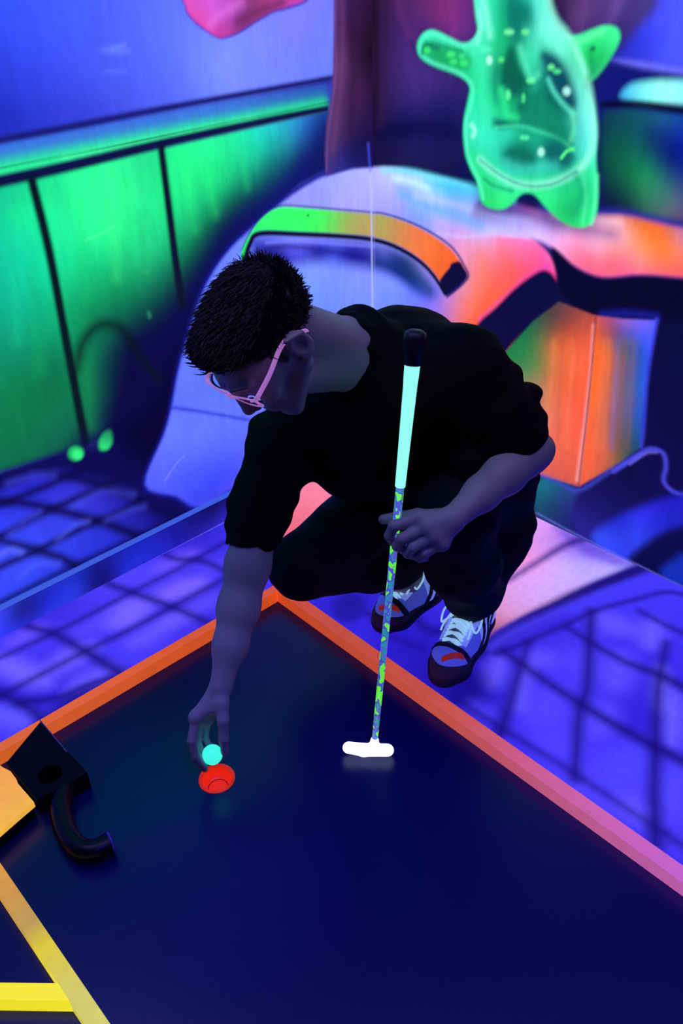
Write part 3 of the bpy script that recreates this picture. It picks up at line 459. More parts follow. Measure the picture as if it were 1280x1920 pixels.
for x, y, rx, ry, c, a in ((40, 1260, 60, 22, (116, 100, 255), 20), (130, 1235, 55, 18, (110, 92, 252), -28), (240, 1150, 46, 22, (122, 100, 252), -25), (340, 1105, 50, 16, (124, 98, 250), -20), (170, 1275, 46, 15, (104, 92, 252), -25), (330, 1160, 34, 12, (110, 90, 252), -20), (280, 1190, 44, 14, (98, 84, 250), -26), (390, 1130, 26, 12, (90, 74, 246), -18), (20, 1345, 44, 20, (96, 90, 255), 10), (50, 1190, 36, 8, (110, 84, 245), -26), (400, 1065, 26, 10, (80, 66, 240), -25), (330, 1052, 40, 9, (110, 80, 236), -25), (180, 1170, 40, 9, (84, 70, 236), -28),
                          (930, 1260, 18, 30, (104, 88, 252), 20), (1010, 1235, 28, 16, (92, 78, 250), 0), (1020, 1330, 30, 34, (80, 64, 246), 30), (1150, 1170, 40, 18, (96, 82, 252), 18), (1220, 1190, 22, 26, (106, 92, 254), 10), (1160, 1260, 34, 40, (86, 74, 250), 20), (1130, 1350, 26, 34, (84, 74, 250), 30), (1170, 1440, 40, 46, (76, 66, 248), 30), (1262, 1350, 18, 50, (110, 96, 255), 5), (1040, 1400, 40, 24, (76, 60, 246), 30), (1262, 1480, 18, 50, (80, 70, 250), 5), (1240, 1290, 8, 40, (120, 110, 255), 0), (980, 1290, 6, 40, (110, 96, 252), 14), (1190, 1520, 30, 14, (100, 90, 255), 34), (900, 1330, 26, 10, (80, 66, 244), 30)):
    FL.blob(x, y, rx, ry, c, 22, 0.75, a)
DK = (22, 10, 112)
for q, wd in (([(-60, 1262), (0, 1234), (120, 1177), (250, 1109), (330, 1068), (420, 1018)], 6), ([(-60, 1335), (0, 1305), (156, 1223), (240, 1182), (324, 1137), (430, 1080)], 8), ([(0, 1140), (47, 1172), (100, 1188), (156, 1219), (220, 1258), (262, 1282)], (9, 16)), ([(180, 1078), (203, 1094), (260, 1115), (320, 1137), (402, 1172), (440, 1186)], (12, 9)), ([(290, 1030), (330, 1048), (380, 1052), (440, 1080)], 9), ([(-60, 1270), (0, 1300), (60, 1332), (96, 1372)], (12, 12)), ([(40, 1316), (110, 1308), (160, 1286), (210, 1270)], 10),
              ([(945, 1222), (1010, 1268), (1090, 1321), (1180, 1374), (1290, 1432)], (9, 15)), ([(1063, 1176), (1110, 1206), (1170, 1240), (1237, 1266), (1300, 1298)], (6, 13)), ([(1200, 1146), (1240, 1168), (1300, 1196)], 6), ([(855, 1310), (939, 1364), (1073, 1448), (1221, 1546), (1300, 1598)], 5), ([(990, 1204), (966, 1282), (952, 1330), (936, 1375)], (7, 13)), ([(1108, 1145), (1104, 1220), (1100, 1290), (1086, 1336), (1077, 1458)], (11, 10)), ([(1249, 1205), (1236, 1270), (1230, 1340), (1228, 1420), (1226, 1480), (1229, 1580)], (8, 15)), ([(690, 1150), (730, 1190), (790, 1215)], 8), ([(740, 1110), (800, 1180), (850, 1180), (930, 1210)], 12)):
    wd = (wd[0] * 1.25, wd[1] * 1.25) if isinstance(wd, tuple) else wd * 1.25
    FL.stroke(q, wd, DK, 13, 0.92)
FL.stroke([(-60, 1210), (100, 1130), (200, 1086), (400, 990)], 8, (36, 28, 170), 12, 0.6)
FL.fill([(96, 1330), (150, 1292), (230, 1272), (225, 1285), (120, 1340), (60, 1366)], (18, 14, 120), 14, 0.85)
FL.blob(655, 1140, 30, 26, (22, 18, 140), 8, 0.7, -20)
FL.blob(880, 1290, 36, 26, (18, 10, 120), 24, 0.7, -30); FL.blob(760, 1190, 60, 30, (34, 22, 176), 30, 0.5, 20)  # shade beneath the shoes, painted into the floor
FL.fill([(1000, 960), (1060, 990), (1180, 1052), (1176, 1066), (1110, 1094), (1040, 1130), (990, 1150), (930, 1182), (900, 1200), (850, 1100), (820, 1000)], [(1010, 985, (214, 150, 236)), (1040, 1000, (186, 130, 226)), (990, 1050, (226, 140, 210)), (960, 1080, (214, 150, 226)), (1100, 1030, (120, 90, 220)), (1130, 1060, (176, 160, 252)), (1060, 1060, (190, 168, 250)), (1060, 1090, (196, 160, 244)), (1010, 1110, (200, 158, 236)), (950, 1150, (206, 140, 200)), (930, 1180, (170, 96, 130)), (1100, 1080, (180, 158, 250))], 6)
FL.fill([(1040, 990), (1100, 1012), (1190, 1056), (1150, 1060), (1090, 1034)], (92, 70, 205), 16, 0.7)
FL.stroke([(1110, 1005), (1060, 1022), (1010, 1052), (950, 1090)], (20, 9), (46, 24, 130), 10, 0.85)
FL.fill([(540, 900), (600, 880), (660, 900), (660, 1000), (560, 1030), (520, 1000)], [(580, 930, (236, 122, 152)), (550, 980, (222, 104, 120))], 20)
SK.fill([(520, 950), (560, 880), (640, 860), (700, 860), (700, 1000), (540, 1000)], [(580, 920, (236, 122, 152)), (560, 970, (222, 104, 120))], 20)
FL.stroke([(1210, 1062), (1150, 1086), (1080, 1116), (1000, 1158), (920, 1206), (860, 1240)], (26, 26), (26, 14, 108), 10, 0.95)
FL.stroke([(1290, 1098), (1240, 1090), (1190, 1096), (1120, 1118), (1040, 1150), (970, 1182), (920, 1212)], (20, 12), (64, 56, 232), 14, 0.95)
FL.stroke([(1300, 1120), (1250, 1110), (1190, 1124), (1120, 1144), (1040, 1180), (980, 1206), (930, 1226)], (9, 10), (28, 14, 128), 9, 0.85)
FL.stroke([(-200, 1291), (0, 1191.5), (394, 992.5), (430, 974)], 1.6, (136, 124, 255), 2, 0.8)  # light caught along the skirting joint, painted as a thin line
# skirting painted with the floor
SK.fill([(-500, 1200), (0, 1000), (900, 600), (900, 1100), (0, 1500), (-500, 1700)], [(0, 1150, (52, 66, 235)), (40, 1145, (24, 26, 120)), (20, 1180, (44, 48, 220)), (90, 1130, (28, 36, 190)), (140, 1105, (36, 56, 215)), (180, 1080, (18, 18, 112)), (190, 1095, (16, 14, 100)), (240, 1060, (34, 44, 205)), (260, 1035, (26, 34, 180)), (300, 1020, (30, 34, 180)), (330, 1010, (26, 24, 150)), (380, 965, (20, 18, 110)), (400, 955, (16, 14, 90)), (420, 975, (46, 40, 190)), (100, 1150, (46, 54, 220)), (480, 930, (24, 20, 120))], 2, sharp=True)

mural_wall = mural_material('mural_paint_wall'); mural_floor = mural_material('mural_paint_floor', (5, 9, 5))
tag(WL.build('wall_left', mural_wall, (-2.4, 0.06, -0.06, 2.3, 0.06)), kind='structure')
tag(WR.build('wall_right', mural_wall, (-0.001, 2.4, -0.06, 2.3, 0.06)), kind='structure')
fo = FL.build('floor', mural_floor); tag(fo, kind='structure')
# skirting board: painted face, bevelled top edge with caught light put into its colour
so = SK.build('baseboard_left', mural_wall); tag(so, kind='structure')
edge_v = []; edge_f = []
ux = SK.eu; nn = SK.n
a0 = -2.4; a1 = -0.012
for a in (a0, a1):
    for (d, z) in ((0.0, 0.0), (0.0, 0.076), (-0.010, 0.0835), (-0.0121, 0.0835), (-0.0121, 0.0)):
        edge_v.append(SK.p0 + ux * a + nn * (d - 0.0004) + np.array([0, 0, z]))
for k in range(5):
    edge_f.append((k, (k + 1) % 5, 5 + (k + 1) % 5, 5 + k))
edge_f += [(4, 3, 2, 1, 0), (5, 6, 7, 8, 9)]
eo = mesh_obj('baseboard_cap', edge_v, edge_f, fluo('skirting_edge_caught_light', (66, 104, 236), 0.7, 0.35), so)

# ------------------------------------------------------------------ putting surface, rails, corner obstacle
GZ = 0.006
m_green = mat('dark_putting_carpet', (0.0014, 0.0018, 0.075), 0.26, spec=0.4)
add_bump(m_green, 900, 0.25, 0.0006, 2)
cup_c = at(406.5, 1460, z=GZ)
# the slab with a real round hole for the cup
hole_r = 0.0315
def putting_slab():
    V = []; F = []; n = 48
    x0, x1, y0, y1 = -2.4, -0.755, -2.3, -0.4105
    outer = []; inner = []
    for k in range(n):
        t = 2 * math.pi * k / n
        inner.append((cup_c[0] + hole_r * math.cos(t), cup_c[1] + hole_r * math.sin(t)))
        c, s = math.cos(t), math.sin(t)
        r = min(((x1 if c > 0 else x0) - cup_c[0]) / c if abs(c) > 1e-9 else 1e9, ((y1 if s > 0 else y0) - cup_c[1]) / s if abs(s) > 1e-9 else 1e9)
        outer.append((cup_c[0] + r * c, cup_c[1] + r * s))
    cor = [(x1, y1), (x0, y1), (x0, y0), (x1, y0)]
    for z in (GZ, -0.06):
        V += [(x, y, z) for x, y in inner] + [(x, y, z) for x, y in outer] + [(x, y, z) for x, y in cor]
    N = 2 * n + 4
    ang = [math.atan2(y - cup_c[1], x - cup_c[0]) % (2 * math.pi) for x, y in cor]
    for top in (0, 1):
        o = top * N
        for k in range(n):
            k2 = (k + 1) % n; t0 = 2 * math.pi * k / n; t1 = 2 * math.pi * (k + 1) / n
            mid = [o + 2 * n + j for j, a in enumerate(ang) if t0 < a < t1]
            f = [o + k, o + n + k] + mid + [o + n + k2, o + k2]
            F.append(f if top == 0 else f[::-1])
    for k in range(n):
        k2 = (k + 1) % n
        F.append((k2, k, N + k, N + k2)[::-1])
    return mesh_obj('putting_surface', V, F, m_green)
tag(putting_slab(), 'dark navy putting surface with a faint blue sheen, inside the orange and yellow rails', 'putting surface')

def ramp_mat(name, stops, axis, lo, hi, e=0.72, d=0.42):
    """colour blend along a rail"""
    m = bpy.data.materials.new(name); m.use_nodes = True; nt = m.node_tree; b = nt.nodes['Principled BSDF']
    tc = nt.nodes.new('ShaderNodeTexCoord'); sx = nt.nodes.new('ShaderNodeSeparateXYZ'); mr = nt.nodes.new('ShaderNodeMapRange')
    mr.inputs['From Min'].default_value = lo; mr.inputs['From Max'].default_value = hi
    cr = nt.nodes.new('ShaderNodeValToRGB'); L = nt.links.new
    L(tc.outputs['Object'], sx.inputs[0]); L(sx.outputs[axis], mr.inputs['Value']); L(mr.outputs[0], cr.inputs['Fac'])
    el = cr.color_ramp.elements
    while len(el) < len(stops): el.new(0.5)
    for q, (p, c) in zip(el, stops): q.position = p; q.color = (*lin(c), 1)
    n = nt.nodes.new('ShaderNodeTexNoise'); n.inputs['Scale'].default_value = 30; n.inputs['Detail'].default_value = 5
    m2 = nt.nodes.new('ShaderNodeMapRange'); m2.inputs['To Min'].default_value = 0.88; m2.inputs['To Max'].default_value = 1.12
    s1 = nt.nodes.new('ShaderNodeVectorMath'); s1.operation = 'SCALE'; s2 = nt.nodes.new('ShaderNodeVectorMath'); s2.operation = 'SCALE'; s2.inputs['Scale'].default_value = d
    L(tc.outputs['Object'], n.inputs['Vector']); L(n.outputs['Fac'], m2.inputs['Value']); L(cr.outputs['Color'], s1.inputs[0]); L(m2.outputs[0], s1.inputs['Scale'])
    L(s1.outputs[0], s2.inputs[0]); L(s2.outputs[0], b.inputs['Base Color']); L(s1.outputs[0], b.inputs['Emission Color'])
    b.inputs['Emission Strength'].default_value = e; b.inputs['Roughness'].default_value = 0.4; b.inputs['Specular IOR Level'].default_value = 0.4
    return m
RH = 0.040
m_rail_r = ramp_mat('orange_rail_pink_light', [(0.0, (212, 112, 196)), (0.28, (224, 110, 150)), (0.55, (228, 96, 72)), (1.0, (232, 84, 30))], 'Y', -1.75, -0.40, 0.62, 1.0)  # pink end: violet lamplight blended into the rail's orange
m_rail_l = ramp_mat('orange_rail_paint', [(0.0, (232, 110, 40)), (0.4, (238, 100, 46)), (1.0, (228, 86, 32))], 'X', -1.6, -0.73, 0.70, 1.0)
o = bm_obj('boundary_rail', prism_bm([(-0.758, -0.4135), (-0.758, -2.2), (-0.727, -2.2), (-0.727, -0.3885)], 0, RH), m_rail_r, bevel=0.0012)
tag(o, 'long wooden rail right of the putter, orange, with violet light coloured in as pink toward the near right', 'rail', 'painted rails round the putting surface')
o = bm_obj('boundary_rail', prism_bm([(-2.2, -0.4135), (-0.7585, -0.4135), (-0.7275, -0.3885), (-2.2, -0.3885)], 0, RH), m_rail_l, bevel=0.0012)
tag(o, 'bright orange wooden rail running beside the left mural wall behind the black box', 'rail', 'painted rails round the putting surface')
m_rail_y = ramp_mat('orange_to_yellow_rail_paint', [(0.0, (236, 236, 96)), (0.28, (224, 214, 90)), (0.5, (240, 218, 36)), (0.62, (206, 164, 72)), (0.78, (222, 160, 62)), (1.0, (250, 168, 50))], 'Y', -1.12, -0.62, 0.76, 0.5)
ya = at(0, 1617, z=RH); yb = at(207, 1920, z=RH); yc = at(0, 1676, z=RH); yd = at(158, 1920, z=RH)
ydir = unit((yb - ya)[:2]); yA = ya[:2] - ydir * 0.02; yB = yb[:2] + ydir * 0.25; wv = (yd - yb)[:2]; wv = wv - ydir * np.dot(wv, ydir); wv = wv * 1.0
o = bm_obj('boundary_rail', prism_bm([tuple(yA), tuple(yA + wv), tuple(yB + wv), tuple(yB)][::-1], GZ, RH), m_rail_y, bevel=0.0010)
tag(o, 'rail at the lower left blending from orange through tan to yellow', 'rail', 'painted rails round the putting surface')
# short bright yellow rail butting against it
p0 = at(110, 1843, z=RH)[:2]; p1 = at(131, 1877, z=RH)[:2]; p2 = at(0, 1842, z=RH)[:2]; p3 = at(0, 1874, z=RH)[:2]
ext = unit(p2 - p0) * 0.18
m_y = fluo('yellow_rail_paint', (255, 240, 42), 0.84, 0.6)
o = bm_obj('boundary_rail', prism_bm([tuple(p2 + ext), tuple(p3 + ext), tuple(p1), tuple(p0)], GZ, RH), m_y, bevel=0.0010)
tag(o, 'short bright yellow rail butting against the side of the blended yellow rail', 'rail', 'painted rails round the putting surface')

# corner obstacle: raised box, black on the right with a round hole, orange on the left, black outlet pipe
m_black = mat('black_paint', (0.003, 0.003, 0.006), 0.6, spec=0.12)
m_edge = mat('pale_box_edge', (0.16, 0.14, 0.30), 0.4)  # paler line along one top edge of the box
m_oplat = ramp_mat('orange_yellow_board', [(0.0, (255, 196, 56)), (0.5, (255, 180, 74)), (1.0, (252, 160, 66))], 'Y', -0.66, -0.45, 0.82, 0.5)
BZ = 0.052
box = empty('corner_obstacle', (-1.46, -0.50, GZ))
tag(box, 'low black box with round hole and orange side board, beside the left rail', 'obstacle')
c0 = at(76, 1353, z=BZ)[:2]; c1 = at(12, 1430, z=BZ)[:2]; c2 = at(69, 1500, z=BZ)[:2]; c3 = at(164, 1449, z=BZ)[:2]
# black top with hole
def box_with_hole():
    V = []; F = []; n = 32
    hc = at(94, 1452, z=BZ)[:2]; hr = 0.024
    quad = [c0, c1, c2, c3]
    cen = hc
    inner = [hc + hr * np.array([math.cos(2 * math.pi * k / n), math.sin(2 * math.pi * k / n)]) for k in range(n)]
    outer = []
    for k in range(n):
        d = np.array([math.cos(2 * math.pi * k / n), math.sin(2 * math.pi * k / n)]); best = 1e9
        for i in range(4):
            a, b = quad[i], quad[(i + 1) % 4]; e = b - a; den = d[0] * e[1] - d[1] * e[0]
            if abs(den) < 1e-12: continue
            w_ = a - cen; t = (w_[0] * e[1] - w_[1] * e[0]) / den; s = (w_[0] * d[1] - w_[1] * d[0]) / den
            if t > 0 and -1e-9 <= s <= 1 + 1e-9: best = min(best, t)
        outer.append(cen + d * best)
    ang = [math.atan2(*(q - cen)[::-1]) % (2 * math.pi) for q in quad]
    for p in inner: V.append((*p, BZ))
    for p in outer: V.append((*p, BZ))
    for p in quad: V.append((*p, BZ))
    for p in inner: V.append((*p, GZ + 0.002))
    for p in quad: V.append((*p, GZ))
    for k in range(n):
        k2 = (k + 1) % n; t0 = 2 * math.pi * k / n; t1 = 2 * math.pi * (k + 1) / n
        mid = [2 * n + j for j, a in enumerate(ang) if t0 < a < t1]
        F.append([k, n + k] + mid + [n + k2, k2])
        F.append([k2, k, 2 * n + 4 + k, 2 * n + 4 + k2][::-1])
    F.append([2 * n + 4 + k for k in range(n)])
    for i in range(4):
        j = (i + 1) % 4
        F.append([2 * n + i, 2 * n + j, 3 * n + 4 + j, 3 * n + 4 + i][::-1])
    return V, F
keep_world(mesh_obj('box_body', *box_with_hole(), m_black), box)
keep_world(mesh_obj('box_edge_line', *tube([np.array([*at(75, 1351, z=BZ)[:2], BZ + 0.001]), np.array([*at(126, 1411, z=BZ)[:2], BZ + 0.001])], 0.0013, 6), m_edge), box)
q = [at(-4, 1433, z=BZ)[:2], at(6, 1440, z=BZ)[:2], at(20, 1447, z=BZ)[:2], at(31, 1462, z=BZ)[:2], at(34, 1470, z=BZ)[:2], at(44, 1482, z=BZ)[:2], at(53, 1492, z=BZ)[:2], at(64, 1505, z=BZ)[:2], at(30, 1534, z=BZ)[:2], at(-2, 1562, z=BZ)[:2], at(-60, 1610, z=BZ)[:2], at(-120, 1500, z=BZ)[:2]]
sb = bm_obj('side_board', prism_bm([tuple(v) for v in q], BZ - 0.012, BZ + 0.002), m_oplat)
sb['label'] = 'orange-yellow painted top board with a ragged edge'
keep_world(sb, box)
q2 = [at(-120, 1500, z=BZ)[:2], at(4, 1440, z=BZ)[:2], at(58, 1503, z=BZ)[:2], at(-4, 1558, z=BZ)[:2], at(-60, 1604, z=BZ)[:2]]
keep_world(bm_obj('board_base', prism_bm([tuple(v) for v in q2], GZ, BZ - 0.012), m_black), box)
m_pipe = mat('black_plastic_pipe', (0.003, 0.003, 0.005), 0.35, spec=0.22)
pp = [at(118, 1472, depth=1.93), at(112, 1510, depth=1.88), at(122, 1555, depth=1.845), at(150, 1592, depth=1.80), at(186, 1592, depth=1.79), at(214, 1578, depth=1.80)]
pz = [0.030, 0.032, 0.030, 0.030, 0.030, 0.030]
pp = [np.array([p[0], p[1], z]) for p, z in zip([at(a, b, z=0.03) for a, b in ((128, 1470), (114, 1512), (124, 1560), (150, 1592), (180, 1594), (208, 1580))], pz)]
V, F = tube(smooth_path(pp, 6), 0.0215, 18, cap=False)
V2, F2 = tube([p for p in smooth_path(pp, 6)[::-1]], 0.0185, 18, cap=False)
keep_world(mesh_obj('outlet_pipe', *join([(V, F), (V2, F2)]), m_pipe, smooth=True), box)
rim = []; e1 = pp[-1]; d1 = unit(pp[-1] - pp[-2]); a_, b_, _ = frame_of(d1)
rim = [e1 + 0.0205 * (math.cos(t) * a_ + math.sin(t) * b_) for t in np.linspace(0, 2 * math.pi, 25)]
pr = mesh_obj('pipe_rim', *tube(rim, 0.0028, 8, cap=False), mat('violet_pipe_rim', (0.07, 0.05, 0.30), 0.3), smooth=True)  # violet ring at the mouth, paler than the pipe
keep_world(pr, box)

# ------------------------------------------------------------------ hole cup
m_cup = fluo('red_cup_plastic', (255, 52, 28), 0.42, 0.75, 0.35)
cup = empty('hole_cup', tuple(cup_c))
tag(cup, 'glowing orange-red plastic cup lining the hole in the putting surface', 'cup')
def lathe(profile, n=48, c=(0, 0, 0)):
    V = []; F = []; m = len(profile)
    for r, z in profile:
        for k in range(n):
            t = 2 * math.pi * k / n; V.append((c[0] + r * math.cos(t), c[1] + r * math.sin(t), c[2] + z))
    for i in range(m - 1):
        for k in range(n):
            F.append((i * n + k, i * n + (k + 1) % n, (i + 1) * n + (k + 1) % n, (i + 1) * n + k))
    return V, F
V, F = lathe([(0.0375, 0.0004), (0.0370, 0.0024), (0.0345, 0.0034), (0.0318, 0.0030), (0.0300, 0.0006), (0.0292, -0.004), (0.0288, -0.028)])
o = mesh_obj('cup_rim', V, F, m_cup, smooth=True); o.parent = cup
V, F = lathe([(0.0288, -0.022), (0.0270, -0.026), (0.0200, -0.029), (0.0001, -0.030)])
o = mesh_obj('cup_floor', V, F, m_cup, smooth=True); o.parent = cup
V, F = lathe([(0.0215, -0.0275), (0.0205, -0.0262), (0.0195, -0.0275)])
o = mesh_obj('cup_ring', V, F, fluo('cup_ring_red', (150, 16, 12), 0.3, 0.6), smooth=True); o.parent = cup

# ------------------------------------------------------------------ solid modelling of soft forms: signed distances polygonised with surface nets
class Solid:
    def __init__(self): self.ops = []
    def cone(self, a, b, ra, rb=None, k=0.01, op='u'):
        self.ops.append((op, 'c', np.asarray(a, float), np.asarray(b, float), float(ra), float(rb if rb is not None else ra), k)); return self
    def chain(self, pts, rad, k=0.01, op='u'):
        rad = [rad] * len(pts) if np.isscalar(rad) else rad
        for i in range(len(pts) - 1): self.cone(pts[i], pts[i + 1], rad[i], rad[i + 1], k, op)
        return self
    def ell(self, c, r, axes=None, k=0.01, op='u'):
        self.ops.append((op, 'e', np.asarray(c, float), np.asarray(r, float), np.eye(3) if axes is None else np.asarray(axes, float), 0, k)); return self
    def box(self, c, r, axes=None, rnd=0.0, k=0.005, op='u'):
        self.ops.append((op, 'b', np.asarray(c, float), np.asarray(r, float), np.eye(3) if axes is None else np.asarray(axes, float), rnd, k)); return self
    def half(self, p, n, op='s', k=0.003):       # the side the normal points to
        self.ops.append((op, 'h', np.asarray(p, float), unit(n), 0, 0, k)); return self
    @staticmethod
    def dist(o, P):
        t = o[1]
        if t == 'c':
            a, b, ra, rb = o[2:6]; ab = b - a; L2 = ab @ ab + 1e-12
            q = P - a; h = np.clip((q @ ab) / L2, 0, 1)
            return np.sqrt(((q - h[:, None] * ab) ** 2).sum(1)) - (ra + (rb - ra) * h)
        if t == 'e':
            q = (P - o[2]) @ o[4].T; r = o[3]
            k0 = np.sqrt(((q / r) ** 2).sum(1)); k1 = np.sqrt(((q / r ** 2) ** 2).sum(1)) + 1e-9
            return k0 * (k0 - 1) / k1
        if t == 'b':
            q = np.abs((P - o[2]) @ o[4].T) - (o[3] - o[5])
            return np.sqrt((np.maximum(q, 0) ** 2).sum(1)) + np.minimum(q.max(1), 0) - o[5]
        return -((P - o[2]) @ o[3])
    @staticmethod
    def comb(d, e, op, k):
        if op == 'u':
            h = np.maximum(k - np.abs(d - e), 0) / k; return np.minimum(d, e) - h * h * k * 0.25
        if op == 's':
            e = -e; h = np.maximum(k - np.abs(d - e), 0) / k; return np.maximum(d, e) + h * h * k * 0.25
        h = np.maximum(k - np.abs(d - e), 0) / k; return np.maximum(d, e) + h * h * k * 0.25
    def field(self, P, ops=None, warp=None):
        d = np.full(len(P), 9.0)
        for o in (self.ops if ops is None else ops): d = self.comb(d, self.dist(o, P), o[0], o[6])
        if warp is not None: d = d + warp(P)
        return d
    def mesh(self, lo, hi, h, warp=None, wamp=0.0, relax=1):
        B = 12; lo = np.asarray(lo, float); hi = np.asarray(hi, float)
        nb = np.ceil((hi - lo) / (h * B)).astype(int); N = nb * B
        G = np.full(N, 9.0, np.float32)
        bi = np.stack(np.meshgrid(*[np.arange(n) for n in nb], indexing='ij'), -1).reshape(-1, 3)
        cen = lo + (bi * B + (B - 1) / 2) * h; rad = h * B * 0.87 + 2 * h
        dc = self.field(cen); D = [self.dist(o, cen) for o in self.ops]
        act = np.abs(dc) < rad * 1.25 + wamp + 0.012
        sgn = np.where(dc < 0, -9.0, 9.0)
        loc = np.stack(np.meshgrid(*[np.arange(B)] * 3, indexing='ij'), -1).reshape(-1, 3)
        for j in range(len(bi)):
            i0, j0, k0 = bi[j] * B
            if not act[j]:
                if sgn[j] < 0: G[i0:i0 + B, j0:j0 + B, k0:k0 + B] = -9
                continue
            ops = []
            for o, dd in zip(self.ops, D):
                v = dd[j]
                if o[0] == 'u':
                    if v < max(abs(dc[j]), 0) + 2.4 * rad + o[6]: ops.append(o)
                elif o[0] == 's':
                    if v < rad * 1.2 + o[6]: ops.append(o)
                else: ops.append(o)
            P = lo + (bi[j] * B + loc) * h
            G[i0:i0 + B, j0:j0 + B, k0:k0 + B] = self.field(P, ops, warp).reshape(B, B, B)
        ins = G < 0
        nx, ny, nz = N - 1
        cnt = np.zeros((nx, ny, nz), np.uint8)
        offs = [(a, b, c) for a in (0, 1) for b in (0, 1) for c in (0, 1)]
        for a, b, c in offs: cnt += ins[a:a + nx, b:b + ny, c:c + nz]
        cells = np.argwhere((cnt > 0) & (cnt < 8)); del cnt
        acc = np.zeros((len(cells), 3)); ne = np.zeros(len(cells))
        for a in offs:
            for ax in range(3):
                if a[ax]: continue
                b = list(a); b[ax] = 1
                ca = cells + a; cb = cells + b
                fa = G[ca[:, 0], ca[:, 1], ca[:, 2]]; fb = G[cb[:, 0], cb[:, 1], cb[:, 2]]
                m = (fa < 0) != (fb < 0); t = np.where(m, fa / np.where(m, fa - fb, 1), 0)
                p = np.array(a, float)[None, :].repeat(len(cells), 0); p[:, ax] += t
                acc += p * m[:, None]; ne += m
        V = lo + (cells + acc / ne[:, None]) * h
        vid = np.full((nx, ny, nz), -1, np.int32); vid[cells[:, 0], cells[:, 1], cells[:, 2]] = np.arange(len(cells))
        F = []
        for ax in range(3):
            s0 = [slice(1, n) for n in (nx, ny, nz)]; s1 = [slice(1, n) for n in (nx, ny, nz)]
            s0[ax] = slice(0, (nx, ny, nz)[ax]); s1[ax] = slice(1, (nx, ny, nz)[ax] + 1)
            A = ins[tuple(s0)]; Bb = ins[tuple(s1)]
            c = np.argwhere(A != Bb)
            if not len(c): continue
            flip = A[c[:, 0], c[:, 1], c[:, 2]]
            off = np.ones(3, int); off[ax] = 0; c = c + off
            u, v = [q for q in range(3) if q != ax]
            if ax == 1: u, v = v, u
            def g(du, dv):
                q = c.copy(); q[:, u] -= du; q[:, v] -= dv; return vid[q[:, 0], q[:, 1], q[:, 2]]
            Q = np.stack([g(1, 1), g(0, 1), g(0, 0), g(1, 0)], 1)
            Q = np.where(flip[:, None], Q, Q[:, ::-1]); F.append(Q)
        F = np.concatenate(F); F = F[(F >= 0).all(1)]
        for _ in range(relax):
            S = np.zeros_like(V); W = np.zeros(len(V))
            for a, b in ((0, 1), (1, 2), (2, 3), (3, 0)):
                for i, j in ((a, b), (b, a)):
                    for ax in range(3): S[:, ax] += np.bincount(F[:, i], V[F[:, j], ax], len(V))
                    W += np.bincount(F[:, i], minlength=len(V))
            V = V * 0.4 + 0.6 * S / np.maximum(W, 1)[:, None]
        return V, F
def solid_obj(name, S, lo, hi, h, mt, parent=None, **k):
    V, F = S.mesh(lo, hi, h, **k)
    return mesh_obj(name, V, F, mt, parent, smooth=True)

# ------------------------------------------------------------------ putter and ball
tip = at(701, 1400, depth=1.893); top = at(779, 622, depth=1.555); ax = unit(top - tip); plen = np.linalg.norm(top - tip)
def on_shaft(py):
    lo_, hi_ = 0.0, plen
    for _ in range(40):
        m_ = (lo_ + hi_) / 2; p = tip + ax * m_; c = R.T @ (p - CAM); y = 960 + FPX * c[1] / c[2]
        if y > py: lo_ = m_
        else: hi_ = m_
    return (lo_ + hi_) / 2
sG0, sG1 = on_shaft(912), on_shaft(684)
putter = empty('putter', tuple(tip)); tag(putter, 'putter with glowing white head, green speckled shaft and pale cyan grip', 'putter')
def m_camo():
    m = bpy.data.materials.new('speckled_shaft_wrap'); m.use_nodes = True; nt = m.node_tree; b = nt.nodes['Principled BSDF']; L = nt.links.new
    tc = nt.nodes.new('ShaderNodeTexCoord'); mp = nt.nodes.new('ShaderNodeMapping'); mp.inputs['Scale'].default_value = (1, 1, 0.55)
    v = nt.nodes.new('ShaderNodeTexVoronoi'); v.inputs['Scale'].default_value = 62; v.inputs['Randomness'].default_value = 1
    n = nt.nodes.new('ShaderNodeTexNoise'); n.inputs['Scale'].default_value = 70; n.inputs['Detail'].default_value = 1
    c1 = nt.nodes.new('ShaderNodeValToRGB'); c1.color_ramp.interpolation = 'CONSTANT'
    e = c1.color_ramp.elements; e[0].position = 0; e[0].color = (*lin((110, 255, 70)), 1); e[1].position = 0.47; e[1].color = (*lin((84, 80, 190)), 1)
    q = e.new(0.56); q.color = (*lin((40, 150, 160)), 1); q = e.new(0.66); q.color = (*lin((104, 92, 205)), 1)
    L(tc.outputs['Object'], mp.inputs[0]); L(mp.outputs[0], v.inputs['Vector']); L(mp.outputs[0], n.inputs['Vector'])
    L(v.outputs['Distance'], c1.inputs[0]) if False else L(n.outputs['Fac'], c1.inputs[0])
    L(c1.outputs[0], b.inputs['Base Color']); L(c1.outputs[0], b.inputs['Emission Color']); b.inputs['Emission Strength'].default_value = 0.75
    b.inputs['Roughness'].default_value = 0.35
    return m
V, F = tube([tip + ax * 0.012, tip + ax * (sG0 + 0.004)], [0.0062, 0.0078], 16)
keep_world(mesh_obj('shaft', V, F, m_camo(), smooth=True), putter)
ps = []; rs = []
for i in range(13):
    t = i / 12; ps.append(tip + ax * (sG0 + (sG1 - sG0) * t)); rs.append(0.0096 + 0.0036 * t ** 1.1 + (0.0006 if i in (11, 12) else 0))
ps = [ps[0] - ax * 0.001] + ps; rs = [0.0085] + rs
m_grip = fluo('pale_cyan_grip_rubber', (150, 255, 238), 0.95, 0.5)
keep_world(mesh_obj('grip', *tube(ps, rs, 24), m_grip, smooth=True), putter)
m_cap = mat('black_grip_cap', (0.006, 0.006, 0.014), 0.45)
